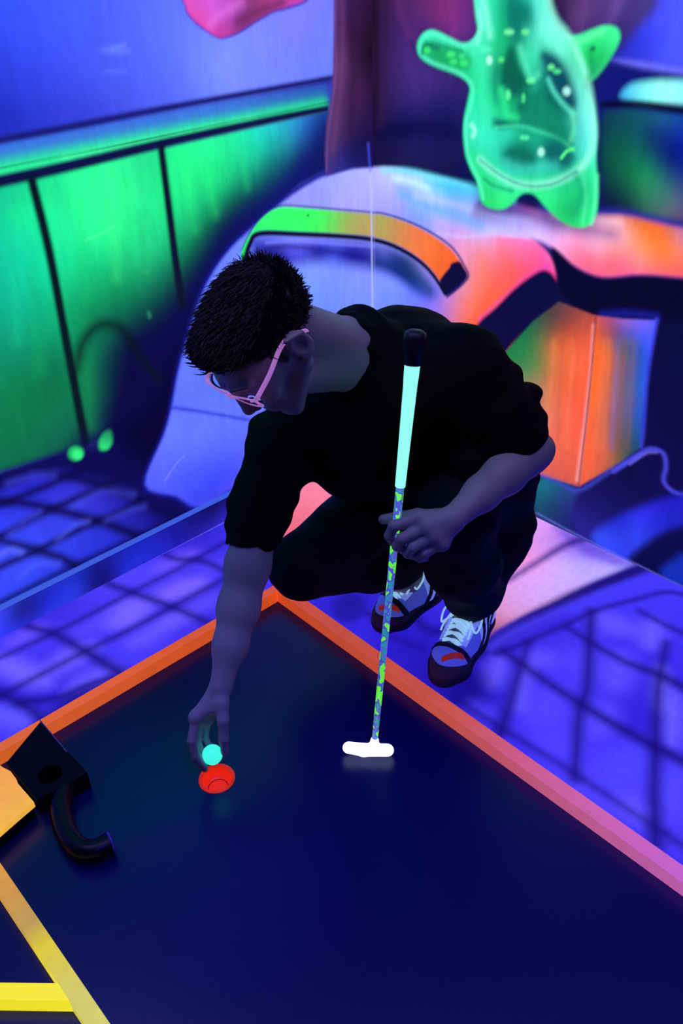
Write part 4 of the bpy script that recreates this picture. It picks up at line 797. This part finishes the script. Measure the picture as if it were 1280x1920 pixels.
ps = [tip + ax * (sG1 + d) for d in (0.0, 0.004, 0.022, 0.028, 0.046, 0.056, 0.061)]
keep_world(mesh_obj('grip_cap', *tube(ps, [0.0150, 0.0165, 0.0170, 0.0200, 0.0205, 0.0190, 0.0120], 24), m_cap, smooth=True), putter)
hd = unit(np.array([0.735, -0.677, 0])); hn = np.cross([0, 0, 1.0], hd)
hl = at(642, 1406, z=0.020); hr_ = at(739, 1410, z=0.020); hc = (hl + hr_) / 2; hd = unit(hr_ - hl); hd[2] = 0; hd = unit(hd); hn = np.cross([0, 0, 1.0], hd)
hw = np.linalg.norm(hr_ - hl) / 2
S = Solid()
cz = np.array([hc[0], hc[1], GZ + 0.001])
S.cone(cz + hd * (-hw + 0.012) + [0, 0, 0.020], cz - hd * 0.01 + [0, 0, 0.0135], 0.0115, 0.0125, 0.004)
S.cone(cz - hd * 0.01 + [0, 0, 0.0135], cz + hd * (hw - 0.0135) + [0, 0, 0.0175], 0.0125, 0.0125, 0.004)
S.cone(cz + hd * (-hw + 0.014) + [0, 0, 0.0225], cz + hd * (hw - 0.016) + [0, 0, 0.019], 0.010, 0.0105, 0.006)
hs = tip + ax * 0.016
S.cone(cz + hd * 0.010 + [0, 0, 0.022], hs, 0.0085, 0.0088, 0.006)
S.half(cz + [0, 0, 0.0], (0, 0, -1), 's', 0.002)
m_head = fluo('white_putter_head_plastic', (244, 250, 255), 1.25, 0.8)
keep_world(solid_obj('putter_head', S, cz - [0.07, 0.07, 0.004], cz + [0.07, 0.07, 0.06], 0.0016, m_head), putter)

ball_c = at(398, 1415, depth=1.800); BR = 0.0203
bm = bmesh.new(); bmesh.ops.create_icosphere(bm, subdivisions=4, radius=BR)
golf = bm_obj('golf_ball', bm, add_bump(fluo('cyan_ball', (66, 255, 226), 0.9, 0.35), 240, 0.3, 0.001, 1), smooth=True); golf.location = tuple(ball_c)
tag(golf, 'glowing cyan golf ball pinched between the fingers over the red cup', 'ball')
# ------------------------------------------------------------------ person squatting at the corner
m_skin = mat('skin', (0.31, 0.27, 0.28), 0.5, spec=0.35); add_bump(m_skin, 260, 0.12, 0.0008, 3)
m_shirt = mat('black_cotton', (0.0022, 0.0022, 0.0030), 0.85, spec=0.12); add_bump(m_shirt, 60, 0.3, 0.003, 3)
m_trous = mat('dark_navy_denim', (0.0040, 0.0042, 0.0100), 0.8, spec=0.15); add_bump(m_trous, 45, 0.35, 0.004, 4)
m_hair = mat('dark_brown_hair', (0.010, 0.008, 0.008), 0.45, spec=0.35)
person = empty('person', (-0.58, -0.74, 0.0))
tag(person, 'person in black shirt and glasses squatting outside the rail, reaching for the ball', 'person')

HS = 1.04; hp = np.array([-0.954, -0.724, 0.883])
HA = np.array([[0.042, 0.992, -0.116], [-0.629, -0.064, -0.775], [-0.777, 0.105, 0.621]])
def hl_(r, f, u): return hp + HS * (r * HA[0] + f * HA[1] + u * HA[2])

J = dict(neck=at(656, 655, depth=1.705), pel=at(872, 872, depth=2.12), waist=at(805, 815, depth=2.0), chest=at(735, 735, depth=1.86), back=at(758, 690, depth=1.885),
         shL=at(868, 690, depth=1.73), shR=at(590, 765, depth=1.84), elbL=at(985, 852, depth=1.79), elbR=at(482, 985, depth=1.81),
         wrL=at(848, 973, depth=1.685), wrR=at(415, 1285, depth=1.775), hipL=at(905, 885, depth=2.05), hipR=at(835, 860, depth=2.2),
         knL=at(850, 965, depth=1.84), knR=at(566, 1062, depth=1.98), anL=at(878, 1130, depth=2.105), anR=at(765, 1082, depth=2.20))
def fingers(S, wrist, mcps, chains, pr=0.0135):
    for m in mcps: S.cone(wrist, m, pr * 1.05, pr * 0.86, 0.012)
    for i in range(len(mcps) - 1): S.cone(mcps[i], mcps[i + 1], pr * 0.86, pr * 0.84, 0.008)
    for ch, rr in chains: S.chain(ch, rr, 0.0035)
def body_ops(S):
    # trunk and legs (under the clothes)
    S.cone(J['pel'], J['waist'], 0.125, 0.105, 0.06).cone(J['waist'], J['chest'], 0.105, 0.115, 0.06)
    S.cone(J['shL'] + 0.15 * (J['shR'] - J['shL']), J['shR'] + 0.12 * (J['shL'] - J['shR']), 0.052, 0.052, 0.06)
    S.cone(J['hipL'], J['knL'], 0.082, 0.055, 0.04).cone(J['knL'], J['anL'], 0.053, 0.036, 0.02)
    S.cone(J['hipR'], J['knR'], 0.082, 0.055, 0.04).cone(J['knR'], J['anR'], 0.053, 0.036, 0.02)
    # feet inside the shoes
    for an, toe, zz in ((J['anL'], TOE_L, 0.045), (J['anR'], TOE_R, 0.045)):
        S.cone(an, an + [0, 0, -0.03], 0.034, 0.030, 0.02).cone(an + [0, 0, -0.035], an + 0.62 * (toe - an), 0.026, 0.022, 0.02)
    # arms
    S.chain([J['shL'], J['elbL']], [0.048, 0.040], 0.03)
    eL = J['elbL']
    S.chain([eL, eL + 0.3 * (J['wrL'] - eL), eL + 0.62 * (J['wrL'] - eL), J['wrL']], [0.0400, 0.0405, 0.0325, 0.0235], 0.02)
    S.cone(eL + 0.02 * unit(J['wrL'] - eL), eL + at(1008, 842, depth=1.79) - eL, 0.034, 0.034, 0.02)
    S.chain([J['shR'], J['elbR']], [0.048, 0.042], 0.03)
    eR = J['elbR']
    S.chain([eR, at(464, 1060, depth=1.80), at(447, 1140, depth=1.795), at(432, 1210, depth=1.785), J['wrR']], [0.0405, 0.0410, 0.0375, 0.0300, 0.0225], 0.03)
    # neck
    S.cone(hl_(0, -0.035, -0.045), J['neck'], 0.049, 0.054, 0.03)
    S.cone(J['neck'], J['chest'], 0.054, 0.085, 0.03)
    S.cone(hl_(0, 0.030, -0.075), J['neck'] + 0.03 * HA[1], 0.038, 0.050, 0.03)
    # right hand (image left) pinching the ball
    w_ = J['wrR']
    mc = [at(367, 1344, depth=1.768), at(367, 1349, depth=1.786), at(376, 1350, depth=1.804), at(389, 1350, depth=1.818)]
    fingers(S, w_, mc, [
        ([mc[0], at(361, 1388, depth=1.770), at(368, 1417, depth=1.785), at(384, 1437, depth=1.800)], [0.0100, 0.0092, 0.0082, 0.0070]),
        ([mc[1], at(359, 1390, depth=1.792), at(367, 1422, depth=1.806), at(384, 1442, depth=1.818)], [0.0100, 0.0092, 0.0082, 0.0070]),
        ([mc[2], at(369, 1388, depth=1.815), at(378, 1412, depth=1.830), at(394, 1420, depth=1.838)], [0.0095, 0.0088, 0.0080, 0.0068]),
        ([mc[3], at(384, 1382, depth=1.832), at(392, 1398, depth=1.842), at(404, 1402, depth=1.842)], [0.0085, 0.0078, 0.0070, 0.0060])])
    S.chain([w_, at(414, 1318, depth=1.764), at(418, 1350, depth=1.760), at(419, 1384, depth=1.772), at(421.5, 1411, depth=1.788)], [0.0170, 0.0150, 0.0115, 0.0100, 0.0080], 0.006)
    S.cone(at(414, 1318, depth=1.768), mc[0], 0.012, 0.010, 0.012)
    # left hand (image right) gripping the shaft
    w_ = J['wrL']
    mc = [at(788, 972, depth=1.678), at(800, 988, depth=1.674), at(814, 1003, depth=1.678), at(828, 1018, depth=1.686)]
    fingers(S, w_, mc, [
        ([mc[0], at(738, 986, depth=1.679), at(729, 1005, depth=1.694), at(738, 1020, depth=1.716)], [0.0130, 0.0108, 0.0095, 0.0082]),
        ([mc[1], at(754, 1010, depth=1.676), at(744, 1024, depth=1.692), at(757, 1032, depth=1.712)], [0.0130, 0.0110, 0.0098, 0.0085]),
        ([mc[2], at(774, 1026, depth=1.680), at(764, 1038, depth=1.696), at(776, 1042, depth=1.714)], [0.0125, 0.0106, 0.0095, 0.0082]),
        ([mc[3], at(795, 1037, depth=1.690), at(786, 1046, depth=1.702), at(797, 1046, depth=1.716)], [0.0115, 0.0098, 0.0088, 0.0078])], 0.0175)
    S.cone(at(820, 992, depth=1.695), at(783, 1004, depth=1.698), 0.022, 0.020, 0.01)
    S.chain([w_, at(820, 970, depth=1.700), at(782, 966, depth=1.716), at(748, 969, depth=1.729), at(718, 974, depth=1.731)], [0.0190, 0.0160, 0.0125, 0.0110, 0.0098], 0.006)
TOE_L = at(820, 1272, z=0.02); TOE_R = at(708, 1168, z=0.02)
def head_ops(S):
    ax_ = HA
    e = lambda r, f, u, rr, rf, ru, k=0.012, op='u': S.ell(hl_(r, f, u), np.array([rr, rf, ru]) * HS, ax_, k, op)
    c = lambda a, b, ra, rb, k=0.008, op='u': S.cone(hl_(*a), hl_(*b), ra * HS, rb * HS, k, op)
    e(0, -0.006, 0.032, 0.074, 0.089, 0.065)
    e(0, 0.040, 0.015, 0.060, 0.056, 0.070, 0.02)                     # face block
    for s in (-1, 1):
        c((s * 0.056, 0.010, -0.040), (s * 0.020, 0.078, -0.093), 0.013, 0.014, 0.020)   # jaw line
        c((s * 0.058, 0.012, 0.0), (s * 0.054, 0.012, -0.043), 0.012, 0.012, 0.018)
        e(s * 0.036, 0.076, -0.018, 0.020, 0.018, 0.018, 0.016)        # cheek
        c((s * 0.012, 0.094, 0.034), (s * 0.046, 0.080, 0.034), 0.0085, 0.007, 0.010)    # brow ridge
        e(s * 0.031, 0.104, 0.016, 0.017, 0.014, 0.012, 0.012, 's')    # eye socket
        e(s * 0.031, 0.0815, 0.016, 0.0135, 0.0125, 0.0120, 0.003)     # lidded eyeball
        e(s * 0.012, 0.103, -0.026, 0.0075, 0.009, 0.0065, 0.005)      # nostril wing
        # ear: rim, bowl, lobe
        e(s * 0.084, -0.008, 0.004, 0.0100, 0.019, 0.032, 0.004)
        c((s * 0.088, -0.020, -0.012), (s * 0.095, -0.023, 0.018), 0.0045, 0.0045, 0.004)
        c((s * 0.095, -0.023, 0.018), (s * 0.090, 0.000, 0.035), 0.0045, 0.0045, 0.004)
        e(s * 0.098, -0.004, 0.006, 0.0120, 0.012, 0.020, 0.002, 's')
        e(s * 0.078, 0.004, -0.026, 0.006, 0.008, 0.009, 0.006)
    e(0, 0.068, -0.060, 0.034, 0.030, 0.032, 0.02)                     # mouth mound
    e(0, 0.080, -0.096, 0.018, 0.016, 0.015, 0.014)                    # chin
    c((0, 0.096, 0.022), (0, 0.113, -0.016), 0.0075, 0.0095, 0.010)    # nose bridge
    e(0, 0.112, -0.020, 0.0115, 0.0130, 0.0100, 0.006)
    e(0, 0.0975, -0.054, 0.021, 0.0065, 0.0048, 0.004); e(0, 0.0965, -0.064, 0.018, 0.0065, 0.0052, 0.004)
    e(0, 0.108, -0.0592, 0.020, 0.010, 0.0012, 0.002, 's')
    for s in (-1, 1): e(s * 0.0065, 0.112, -0.0315, 0.0032, 0.0050, 0.0030, 0.002, 's')
S = Solid(); body_ops(S); head_ops(S)
lo = np.array([-1.32, -1.08, 0.02]); hi = np.array([-0.20, -0.40, 1.06])
body = solid_obj('body', S, lo, hi, 0.0030, m_skin, relax=1); keep_world(body, person)

# shirt
def shirt_ops(S):
    S.cone(J['pel'] + [0, 0, 0.03], J['waist'], 0.150, 0.138, 0.06).cone(J['waist'], J['chest'], 0.138, 0.145, 0.06)
    S.cone(J['back'], J['waist'] + 0.3 * (J['pel'] - J['waist']), 0.116, 0.13, 0.05)
    S.cone(J['shL'], J['shR'], 0.070, 0.070, 0.07)
    S.cone(at(700, 690, depth=1.76), J['back'], 0.085, 0.11, 0.05)
    S.cone(J['shL'], J['back'], 0.072, 0.10, 0.05)
    S.cone(J['shR'], J['waist'], 0.075, 0.115, 0.05)
    S.cone(at(640, 810, depth=1.82), at(700, 840, depth=1.93), 0.085, 0.10, 0.05)
    S.cone(at(634, 864, depth=1.86), at(690, 850, depth=1.93), 0.062, 0.10, 0.03)
    S.cone(at(650, 888, depth=1.89), at(700, 860, depth=1.95), 0.052, 0.08, 0.03)
    # collar
    cd_ = unit(hl_(0, -0.02, -0.06) - J['neck'])
    S.cone(J['neck'] - cd_ * 0.02, J['neck'] + cd_ * 0.020, 0.086, 0.062, 0.03)
    # left sleeve, pushed up over the elbow
    S.chain([J['shL'], at(925, 765, depth=1.75), at(968, 815, depth=1.775)], [0.070, 0.066, 0.056], 0.03)
    S.cone(at(960, 812, depth=1.78), at(900, 862, depth=1.80), 0.052, 0.060, 0.03)
    for x, y, d, r in ((948, 702, 1.74, 0.034), (985, 738, 1.77, 0.033), (972, 775, 1.76, 0.045), (998, 790, 1.775, 0.030), (1000, 812, 1.785, 0.028)):
        S.ell(at(x, y, d), (r, r, r * 0.75), k=0.012)
    # right sleeve
    S.chain([J['shR'], at(528, 850, depth=1.835), at(492, 940, depth=1.825), at(480, 985, depth=1.81)], [0.072, 0.068, 0.060, 0.058], 0.03)
    for x, y, d, r in ((508, 800, 1.83, 0.048), (494, 868, 1.83, 0.040), (470, 925, 1.815, 0.036), (456, 950, 1.81, 0.036), (450, 985, 1.81, 0.030), (512, 950, 1.81, 0.040), (500, 1000, 1.80, 0.026), (458, 1012, 1.805, 0.030)):
        S.ell(at(x, y, d), (r, r, r * 0.62), k=0.012)
    S.cone(at(480, 985, depth=1.81), at(468, 1026, depth=1.803), 0.055, 0.0475, 0.015)
    # cuts: neckline, cuffs
    S.cone(J['neck'] + cd_ * 0.014, J['neck'] + cd_ * 0.14, 0.0590, 0.074, 0.004, 's')
    ca_, cb_, _ = frame_of(cd_)
    ring = [J['neck'] + cd_ * 0.017 + 0.0615 * (math.cos(t) * ca_ + math.sin(t) * cb_) for t in np.linspace(0, 2 * math.pi, 17)]
    S.chain(ring, 0.0068, 0.006)
    cR = unit(at(447, 1140, depth=1.795) - at(480, 985, depth=1.81))
    S.half(at(468, 1030, depth=1.805), cR, 's', 0.004)
    S.cone(at(470, 1022, depth=1.803), at(464, 1060, depth=1.80), 0.0440, 0.0440, 0.003, 's')
def cloth_warp(amp, f):
    def w_(P):
        x, y, z = (P * f).T
        return amp * (np.sin(x * 1.3 + 2.1 * np.sin(z * 0.9)) * np.sin(y * 1.1 + z * 1.7) + 0.5 * np.sin(2.3 * z + 1.7 * x + np.sin(y * 2)))
    return w_
S = Solid(); shirt_ops(S)
# left cuff: a plane leaves the forearm bare
S.half(at(925, 868, depth=1.74), unit((at(870, 1010, depth=1.66) - at(905, 850, depth=1.78))) , 'i', 0.004) if False else None
shirt = solid_obj('shirt', S, np.array([-1.20, -1.12, 0.20]), np.array([-0.12, -0.36, 0.98]), 0.0042, m_shirt, warp=cloth_warp(0.0022, 42), wamp=0.004, relax=2)
keep_world(shirt, person); shirt['label'] = 'loose black shirt with sleeves pushed up to the elbows'

# trousers
S = Solid()
S.cone(J['pel'] - [0, 0, 0.02], J['waist'] + 0.45 * (J['pel'] - J['waist']), 0.140, 0.130, 0.05)
S.cone(J['hipL'], J['knL'], 0.115, 0.082, 0.05).cone(J['hipL'], at(925, 1010, depth=2.08), 0.115, 0.080, 0.05)
S.chain([J['knL'], at(865, 1050, depth=1.97), at(884, 1108, depth=2.085)], [0.080, 0.080, 0.070], 0.03)
S.cone(at(925, 1000, depth=2.08), at(902, 1085, depth=2.11), 0.078, 0.055, 0.03)
S.cone(J['hipR'], J['knR'], 0.118, 0.0725, 0.04).chain([J['knR'], at(690, 1062, depth=2.10), at(758, 1062, depth=2.19)], [0.068, 0.060, 0.052], 0.02)
for x, y, d, r in ((870, 1112, 2.06, 0.040), (905, 1118, 2.09, 0.038), (848, 1100, 2.05, 0.036), (968, 980, 2.06, 0.05)):
    S.ell(at(x, y, d), (r, r, r * 0.6), k=0.012)
S.half(J['anL'] + [0, 0, 0.002], (0.15, 0.15, -1), 's', 0.004) if False else None
trousers = solid_obj('trousers', S, np.array([-0.99, -1.12, 0.05]), np.array([-0.14, -0.36, 0.62]), 0.0042, m_trous, warp=cloth_warp(0.0026, 36), wamp=0.004, relax=2)
keep_world(trousers, person)

# hair: a cap over the cranium with a few hundred locks rising from it
S = Solid()
S.ell(hl_(0, -0.010, 0.040), np.array([0.0785, 0.0950, 0.0690]) * HS, HA, 0.01)
S.ell(hl_(0, 0.042, 0.070), np.array([0.052, 0.044, 0.032]) * HS, HA, 0.03)
S.ell(hl_(0, -0.062, 0.038), np.array([0.060, 0.038, 0.054]) * HS, HA, 0.03)
S.half(hl_(0, 0.0, 0.014), -(HA[2] - 0.72 * HA[1]), 's', 0.008)
for s in (-1, 1): S.ell(hl_(s * 0.086, -0.004, 0.004), np.array([0.016, 0.024, 0.034]) * HS, HA, 0.006, 's')
for s in (-1, 1): S.cone(hl_(s * 0.070, 0.026, 0.030), hl_(s * 0.071, 0.020, 0.004), 0.008, 0.005, 0.006)
hw_ = lambda P: 0.0022 * np.sin(P[:, 0] * 190 + 3 * np.sin(P[:, 2] * 60)) * np.sin(P[:, 1] * 150 + P[:, 2] * 90)
hair = solid_obj('hair', S, hp - 0.24, hp + 0.24, 0.0030, m_hair, warp=hw_, wamp=0.003)
me = hair.data
rnd = random.Random(7)
vs = [np.array(v.co) for v in me.vertices]; ns = [np.array(v.normal) for v in me.vertices]
LV = [tuple(v) for v in vs]; LF = [tuple(p.vertices) for p in me.polygons]
for _ in range(7500):
    i = rnd.randrange(len(vs)); p = vs[i]; n = ns[i]; q = (p - hp) / HS; r_, f_, u_ = [float(q @ a) for a in HA]
    if u_ - 0.72 * f_ < 0.020: continue
    top_ = max(0.0, min(1.0, (u_ - 0.02) / 0.08))
    L_ = rnd.uniform(0.007, 0.013) + top_ * rnd.uniform(0.002, 0.014)
    flow = 0.75 * HA[1] * (1 if u_ > 0.07 and f_ < 0.06 else -0.3) + 0.35 * HA[2] - (0.3 if u_ < 0.05 else 0.0) * HA[2] + 0.3 * np.array([rnd.uniform(-1, 1) for _ in range(3)])
    d1 = unit(n * (0.15 + 0.22 * top_) + 0.7 * flow); d2 = unit(n * 0.05 + flow)
    P_ = [p - n * 0.003, p + d1 * L_ * 0.4, p + d1 * L_ * 0.6 + d2 * L_ * 0.3, p + d1 * L_ * 0.6 + d2 * L_ * 0.75]
    rr = rnd.uniform(0.0008, 0.0018)
    v, f = tube(P_, [rr, rr * 0.9, rr * 0.6, 0.0003], 4, cap=False)
    o0 = len(LV); LV += [tuple(a) for a in v]; LF += [tuple(a + o0 for a in b) for b in f]
bpy.data.objects.remove(hair); bpy.data.meshes.remove(me)
hair = mesh_obj('hair', LV, LF, m_hair, smooth=True); keep_world(hair, person); hair['label'] = 'short tousled dark brown hair'
# eyebrows
for s in (-1, 1):
    bv = []
    for k in range(26):
        t = k / 25; b0 = (s * (0.012 + 0.038 * t), 0.1015 - 0.016 * t * t, 0.036 + 0.006 * math.sin(t * 3.0))
        bv.append(tube([hl_(*b0), hl_(b0[0] + s * 0.005, b0[1] + 0.0015, b0[2] + 0.003)], [0.0010, 0.0002], 4))
    keep_world(mesh_obj('eyebrow', *join(bv), m_hair), person)

# glasses
gl = mesh_obj('glasses', *join([]), None) if False else None
m_frame = mat('pale_pink_clear_frame', (0.80, 0.55, 0.78), 0.25, tuple(lin((205, 130, 215))), 0.45, 0.5)
rim_parts = []
GF = 0.107; GU = 0.016
def rim_path(s):
    out = []
    for k in range(33):
        t = 2 * math.pi * k / 32; c, n_ = math.cos(t), math.sin(t)
        x = 0.026 * np.sign(c) * abs(c) ** 0.62; z = 0.0195 * np.sign(n_) * abs(n_) ** 0.62
        out.append(hl_(s * 0.036 + x, GF - 0.006 * (abs(s * 0.036 + x) / 0.06) ** 2, GU + z))
    return out
for s in (-1, 1): rim_parts.append(tube(rim_path(s), 0.0017, 8, cap=False))
rim_parts.append(tube([hl_(-0.011, GF, GU + 0.007), hl_(0, GF + 0.003, GU + 0.010), hl_(0.011, GF, GU + 0.007)], 0.0022, 8))
for s in (-1, 1): rim_parts.append(tube([hl_(s * 0.060, GF - 0.005, GU + 0.012), hl_(s * 0.071, GF - 0.008, GU + 0.013)], 0.0030, 8))
glasses = mesh_obj('glasses', *join(rim_parts), m_frame, smooth=True); keep_world(glasses, person); glasses['label'] = 'pale pink glasses frame'
for s in (-1, 1):
    pts_ = [hl_(s * 0.0715, GF - 0.008, GU + 0.013), hl_(s * 0.079, 0.055, GU + 0.014), hl_(s * 0.083, 0.012, GU + 0.018), hl_(s * 0.086, -0.014, 0.026), hl_(s * 0.086, -0.032, 0.002)]
    V, F = join([tube(smooth_path([q + HA[2] * dz for q in pts_], 5), 0.0019, 6) for dz in (-0.0026, -0.0013, 0.0, 0.0013, 0.0026)])
    keep = mesh_obj('temple_arm', V, F, m_frame, glasses, smooth=True)
m_lens = mat('clear_lens', (0.9, 0.92, 1.0), 0.05, spec=0.15, Transmission_Weight=1.0, IOR=1.01)
for s in (-1, 1):
    P_ = rim_path(s)[:-1]; n = len(P_)
    f_ = HA[1] * 0.0007
    V = [p - f_ for p in P_] + [p + f_ for p in P_]
    F = [tuple(range(n))[::-1], tuple(range(n, 2 * n))] + [(k, (k + 1) % n, n + (k + 1) % n, n + k) for k in range(n)]
    mesh_obj('lens', V, F, m_lens, glasses)

# shoes: built heel at the origin, toe along +x, then placed
m_sole = mat('dark_rubber_sole', (0.016, 0.015, 0.026), 0.7); m_upper = mat('pale_mesh_upper', (0.30, 0.38, 0.85), 0.6, tuple(lin((70, 90, 230))), 0.25)
m_guard = mat('grey_suede_guard', (0.060, 0.052, 0.070), 0.8); m_stripe = mat('dark_navy_stripe', (0.012, 0.012, 0.060), 0.6)
m_white = mat('white_quarter_panel', (0.6, 0.66, 0.95), 0.5, tuple(lin((120, 150, 245))), 0.45)
m_lace = fluo('white_glowing_laces', (168, 220, 255), 0.62, 0.6); m_red = mat('red_accent', (0.45, 0.03, 0.02), 0.5, tuple(lin((170, 40, 30))), 0.35)
def shoe_base(S, g=0.0):
    S.chain([(0.045, 0, 0.040), (0.12, 0.002, 0.038), (0.215, 0.004, 0.032)], [0.036 + g, 0.040 + g, 0.043 + g], 0.03)
    S.cone((0.225, 0.006, 0.030), (0.250, 0.004, 0.026), 0.040 + g, 0.030 + g, 0.02)
    S.cone((0.045, 0, 0.045), (0.062, 0, 0.088), 0.036 + g, 0.036 + g, 0.02)
    S.cone((0.065, 0, 0.080), (0.160, 0.002, 0.050), 0.035 + g, 0.034 + g, 0.03)
    return S
def shoe(an, toe, pitch, label, bow):
    d = (toe - an); yaw = math.atan2(d[1], d[0])
    grp = mesh_obj
    lo_, hi_ = (-0.02, -0.07, -0.01), (0.31, 0.07, 0.14)
    root = None
    T = Matrix.Translation(Vector(toe)) @ Matrix.Rotation(yaw, 4, 'Z') @ Matrix.Rotation(pitch, 4, 'Y') @ Matrix.Translation(Vector((-0.275, 0, -toe[2] + 0.001)))
    def put(name, S, h, m_, parent, relax=1):
        V, F = S.mesh(lo_, hi_, h, relax=relax)
        V = np.array([(T @ Vector(v))[:] for v in V]); return mesh_obj(name, V, F, m_, parent, smooth=True)
    S = shoe_base(Solid()); S.half((0, 0, 0.014), (0, 0, -1), 's', 0.004)
    S.cone((0.062, 0, 0.10), (0.065, 0, 0.16), 0.030, 0.034, 0.004, 's')
    sh = put('shoe', S, 0.0024, m_upper, None); sh.parent = person; sh.location = tuple(-Vector(person.location)); sh['label'] = label
    S = Solid(); S.chain([(0.040, 0, 0.014), (0.12, 0.002, 0.012), (0.215, 0.004, 0.012)], [0.042, 0.044, 0.050], 0.03).cone((0.225, 0.006, 0.012), (0.252, 0.004, 0.014), 0.045, 0.034, 0.02)
    S.half((0, 0, 0.022), (0, 0, 1), 's', 0.004); S.half((0, 0, 0.0), (0, 0, -1), 's', 0.003); put('sole', S, 0.0026, m_sole, sh)
    S = shoe_base(Solid(), 0.0022); S.half((0.258, 0, 0.052), (-0.22, 0, 1), 's', 0.003); S.half((0.13, 0, 0.0), (-1, 0, 0), 's', 0.003); S.half((0, 0, 0.015), (0, 0, -1), 's', 0.002)
    put('toe_guard', S, 0.0024, m_guard, sh)
    S = shoe_base(Solid(), 0.0016); S.half((0.150, 0, 0.02), (1, 0, 0.2), 's', 0.003); S.half((0, 0, 0.024), (0, 0, -1), 's', 0.002); S.cone((0.062, 0, 0.10), (0.065, 0, 0.16), 0.032, 0.036, 0.004, 's')
    S.cone((0.10, 0, 0.105), (0.24, 0, 0.07), 0.020, 0.020, 0.003, 's')
    put('quarter_panel', S, 0.0024, m_white, sh)
    for k in range(3):
        x0 = 0.075 + 0.026 * k
        S = shoe_base(Solid(), 0.0034); S.box((x0 + 0.012, 0, 0.045), (0.0058, 0.08, 0.060), np.array([[0.82, 0, 0.57], [0, 1, 0], [-0.57, 0, 0.82]]), 0.001, 0.002, 'i')
        S.half((0, 0, 0.024), (0, 0, -1), 's', 0.002); S.cone((0.10, 0, 0.105), (0.24, 0, 0.07), 0.021, 0.021, 0.003, 's'); S.cone((0.062, 0, 0.10), (0.065, 0, 0.16), 0.032, 0.036, 0.004, 's')
        put('side_stripe', S, 0.0022, m_stripe, sh, 0)
    S = Solid(); S.chain([(0.200, 0.002, 0.066), (0.150, 0.002, 0.080), (0.108, 0.001, 0.102), (0.100, 0, 0.124)], [0.015, 0.022, 0.024, 0.022], 0.01)
    put('tongue', S, 0.0024, m_lace, sh)
    S = shoe_base(Solid(), 0.0030); S.half((0.212, 0, 0.0), (1, 0, -0.2), 's', 0.002); S.half((0.196, 0, 0.0), (-1, 0, 0.2), 's', 0.002); S.half((0, 0, 0.042), (0, 0, -1), 's', 0.002); put('lace_guard', S, 0.0022, m_stripe, sh, 0)
    for sd in (-1, 1):
        S = shoe_base(Solid(), 0.0038); S.box((0.155, sd * 0.027, 0.085), (0.048, 0.0075, 0.05), np.array([[0.93, 0, -0.36], [0, 1, 0], [0.36, 0, 0.93]]), 0.001, 0.002, 'i'); S.half((0, 0, 0.045), (0, 0, -1), 's', 0.002); put('eyelet_stay', S, 0.0022, m_white, sh, 0)
    S = shoe_base(Solid(), 0.0030); S.box((0.240, 0.020, 0.045), (0.005, 0.026, 0.06), np.array([[0.8, 0.6, 0], [-0.6, 0.8, 0], [0, 0, 1]]), 0.001, 0.002, 'i'); S.half((0, 0, 0.040), (0, 0, -1), 's', 0.002)
    put('red_accent', S, 0.0022, m_red, sh, 0)
    lp = []
    def surf(x): return float(np.interp(x, [0.10, 0.15, 0.205, 0.225], [0.126, 0.101, 0.080, 0.070]))
    for k in range(6):
        x = 0.118 + k * 0.017; z = surf(x)
        lp.append(tube(smooth_path([(x, -0.021, z - 0.010), (x + 0.004, -0.008, z + 0.001), (x + 0.008, 0.010, z + 0.001), (x + 0.010, 0.023, z - 0.010)], 4), 0.0038, 6))
        lp.append(tube(smooth_path([(x + 0.010, -0.021, z - 0.012), (x + 0.006, -0.004, z + 0.002), (x + 0.002, 0.012, z + 0.002), (x, 0.023, z - 0.010)], 4), 0.0034, 6))
    for s in (-1, 1):
        z = surf(0.125) + 0.004
        lp.append(tube(smooth_path([(0.122, 0, z), (0.118, s * 0.022, z + 0.006), (0.140, s * 0.046, z - 0.008), (0.165, s * 0.044, z - 0.030), (0.160, s * 0.030, z - 0.018), (0.128, s * 0.004, z)], 6), 0.0024, 6))
        lp.append(tube(smooth_path([(0.124, 0, z), (0.140, s * 0.018, z + 0.002), (0.172, s * 0.032, z - 0.020), (0.190, s * 0.034, z - 0.034)], 6), 0.0024, 6))
    V, F = join(lp); V = np.array([(T @ Vector(tuple(v)))[:] for v in V]); mesh_obj('laces', V, F, m_lace, sh, smooth=True)
shoe(np.array([J['anL'][0] + 0.0, J['anL'][1], 0]), np.array([TOE_L[0], TOE_L[1], 0.0]), 0.0, 'left trainer, planted flat, white laces in a bow', 1)
shoe(np.array([J['anR'][0], J['anR'][1], 0]), np.array([TOE_R[0], TOE_R[1], 0.0]), math.radians(14), 'right trainer, heel lifted', 1)
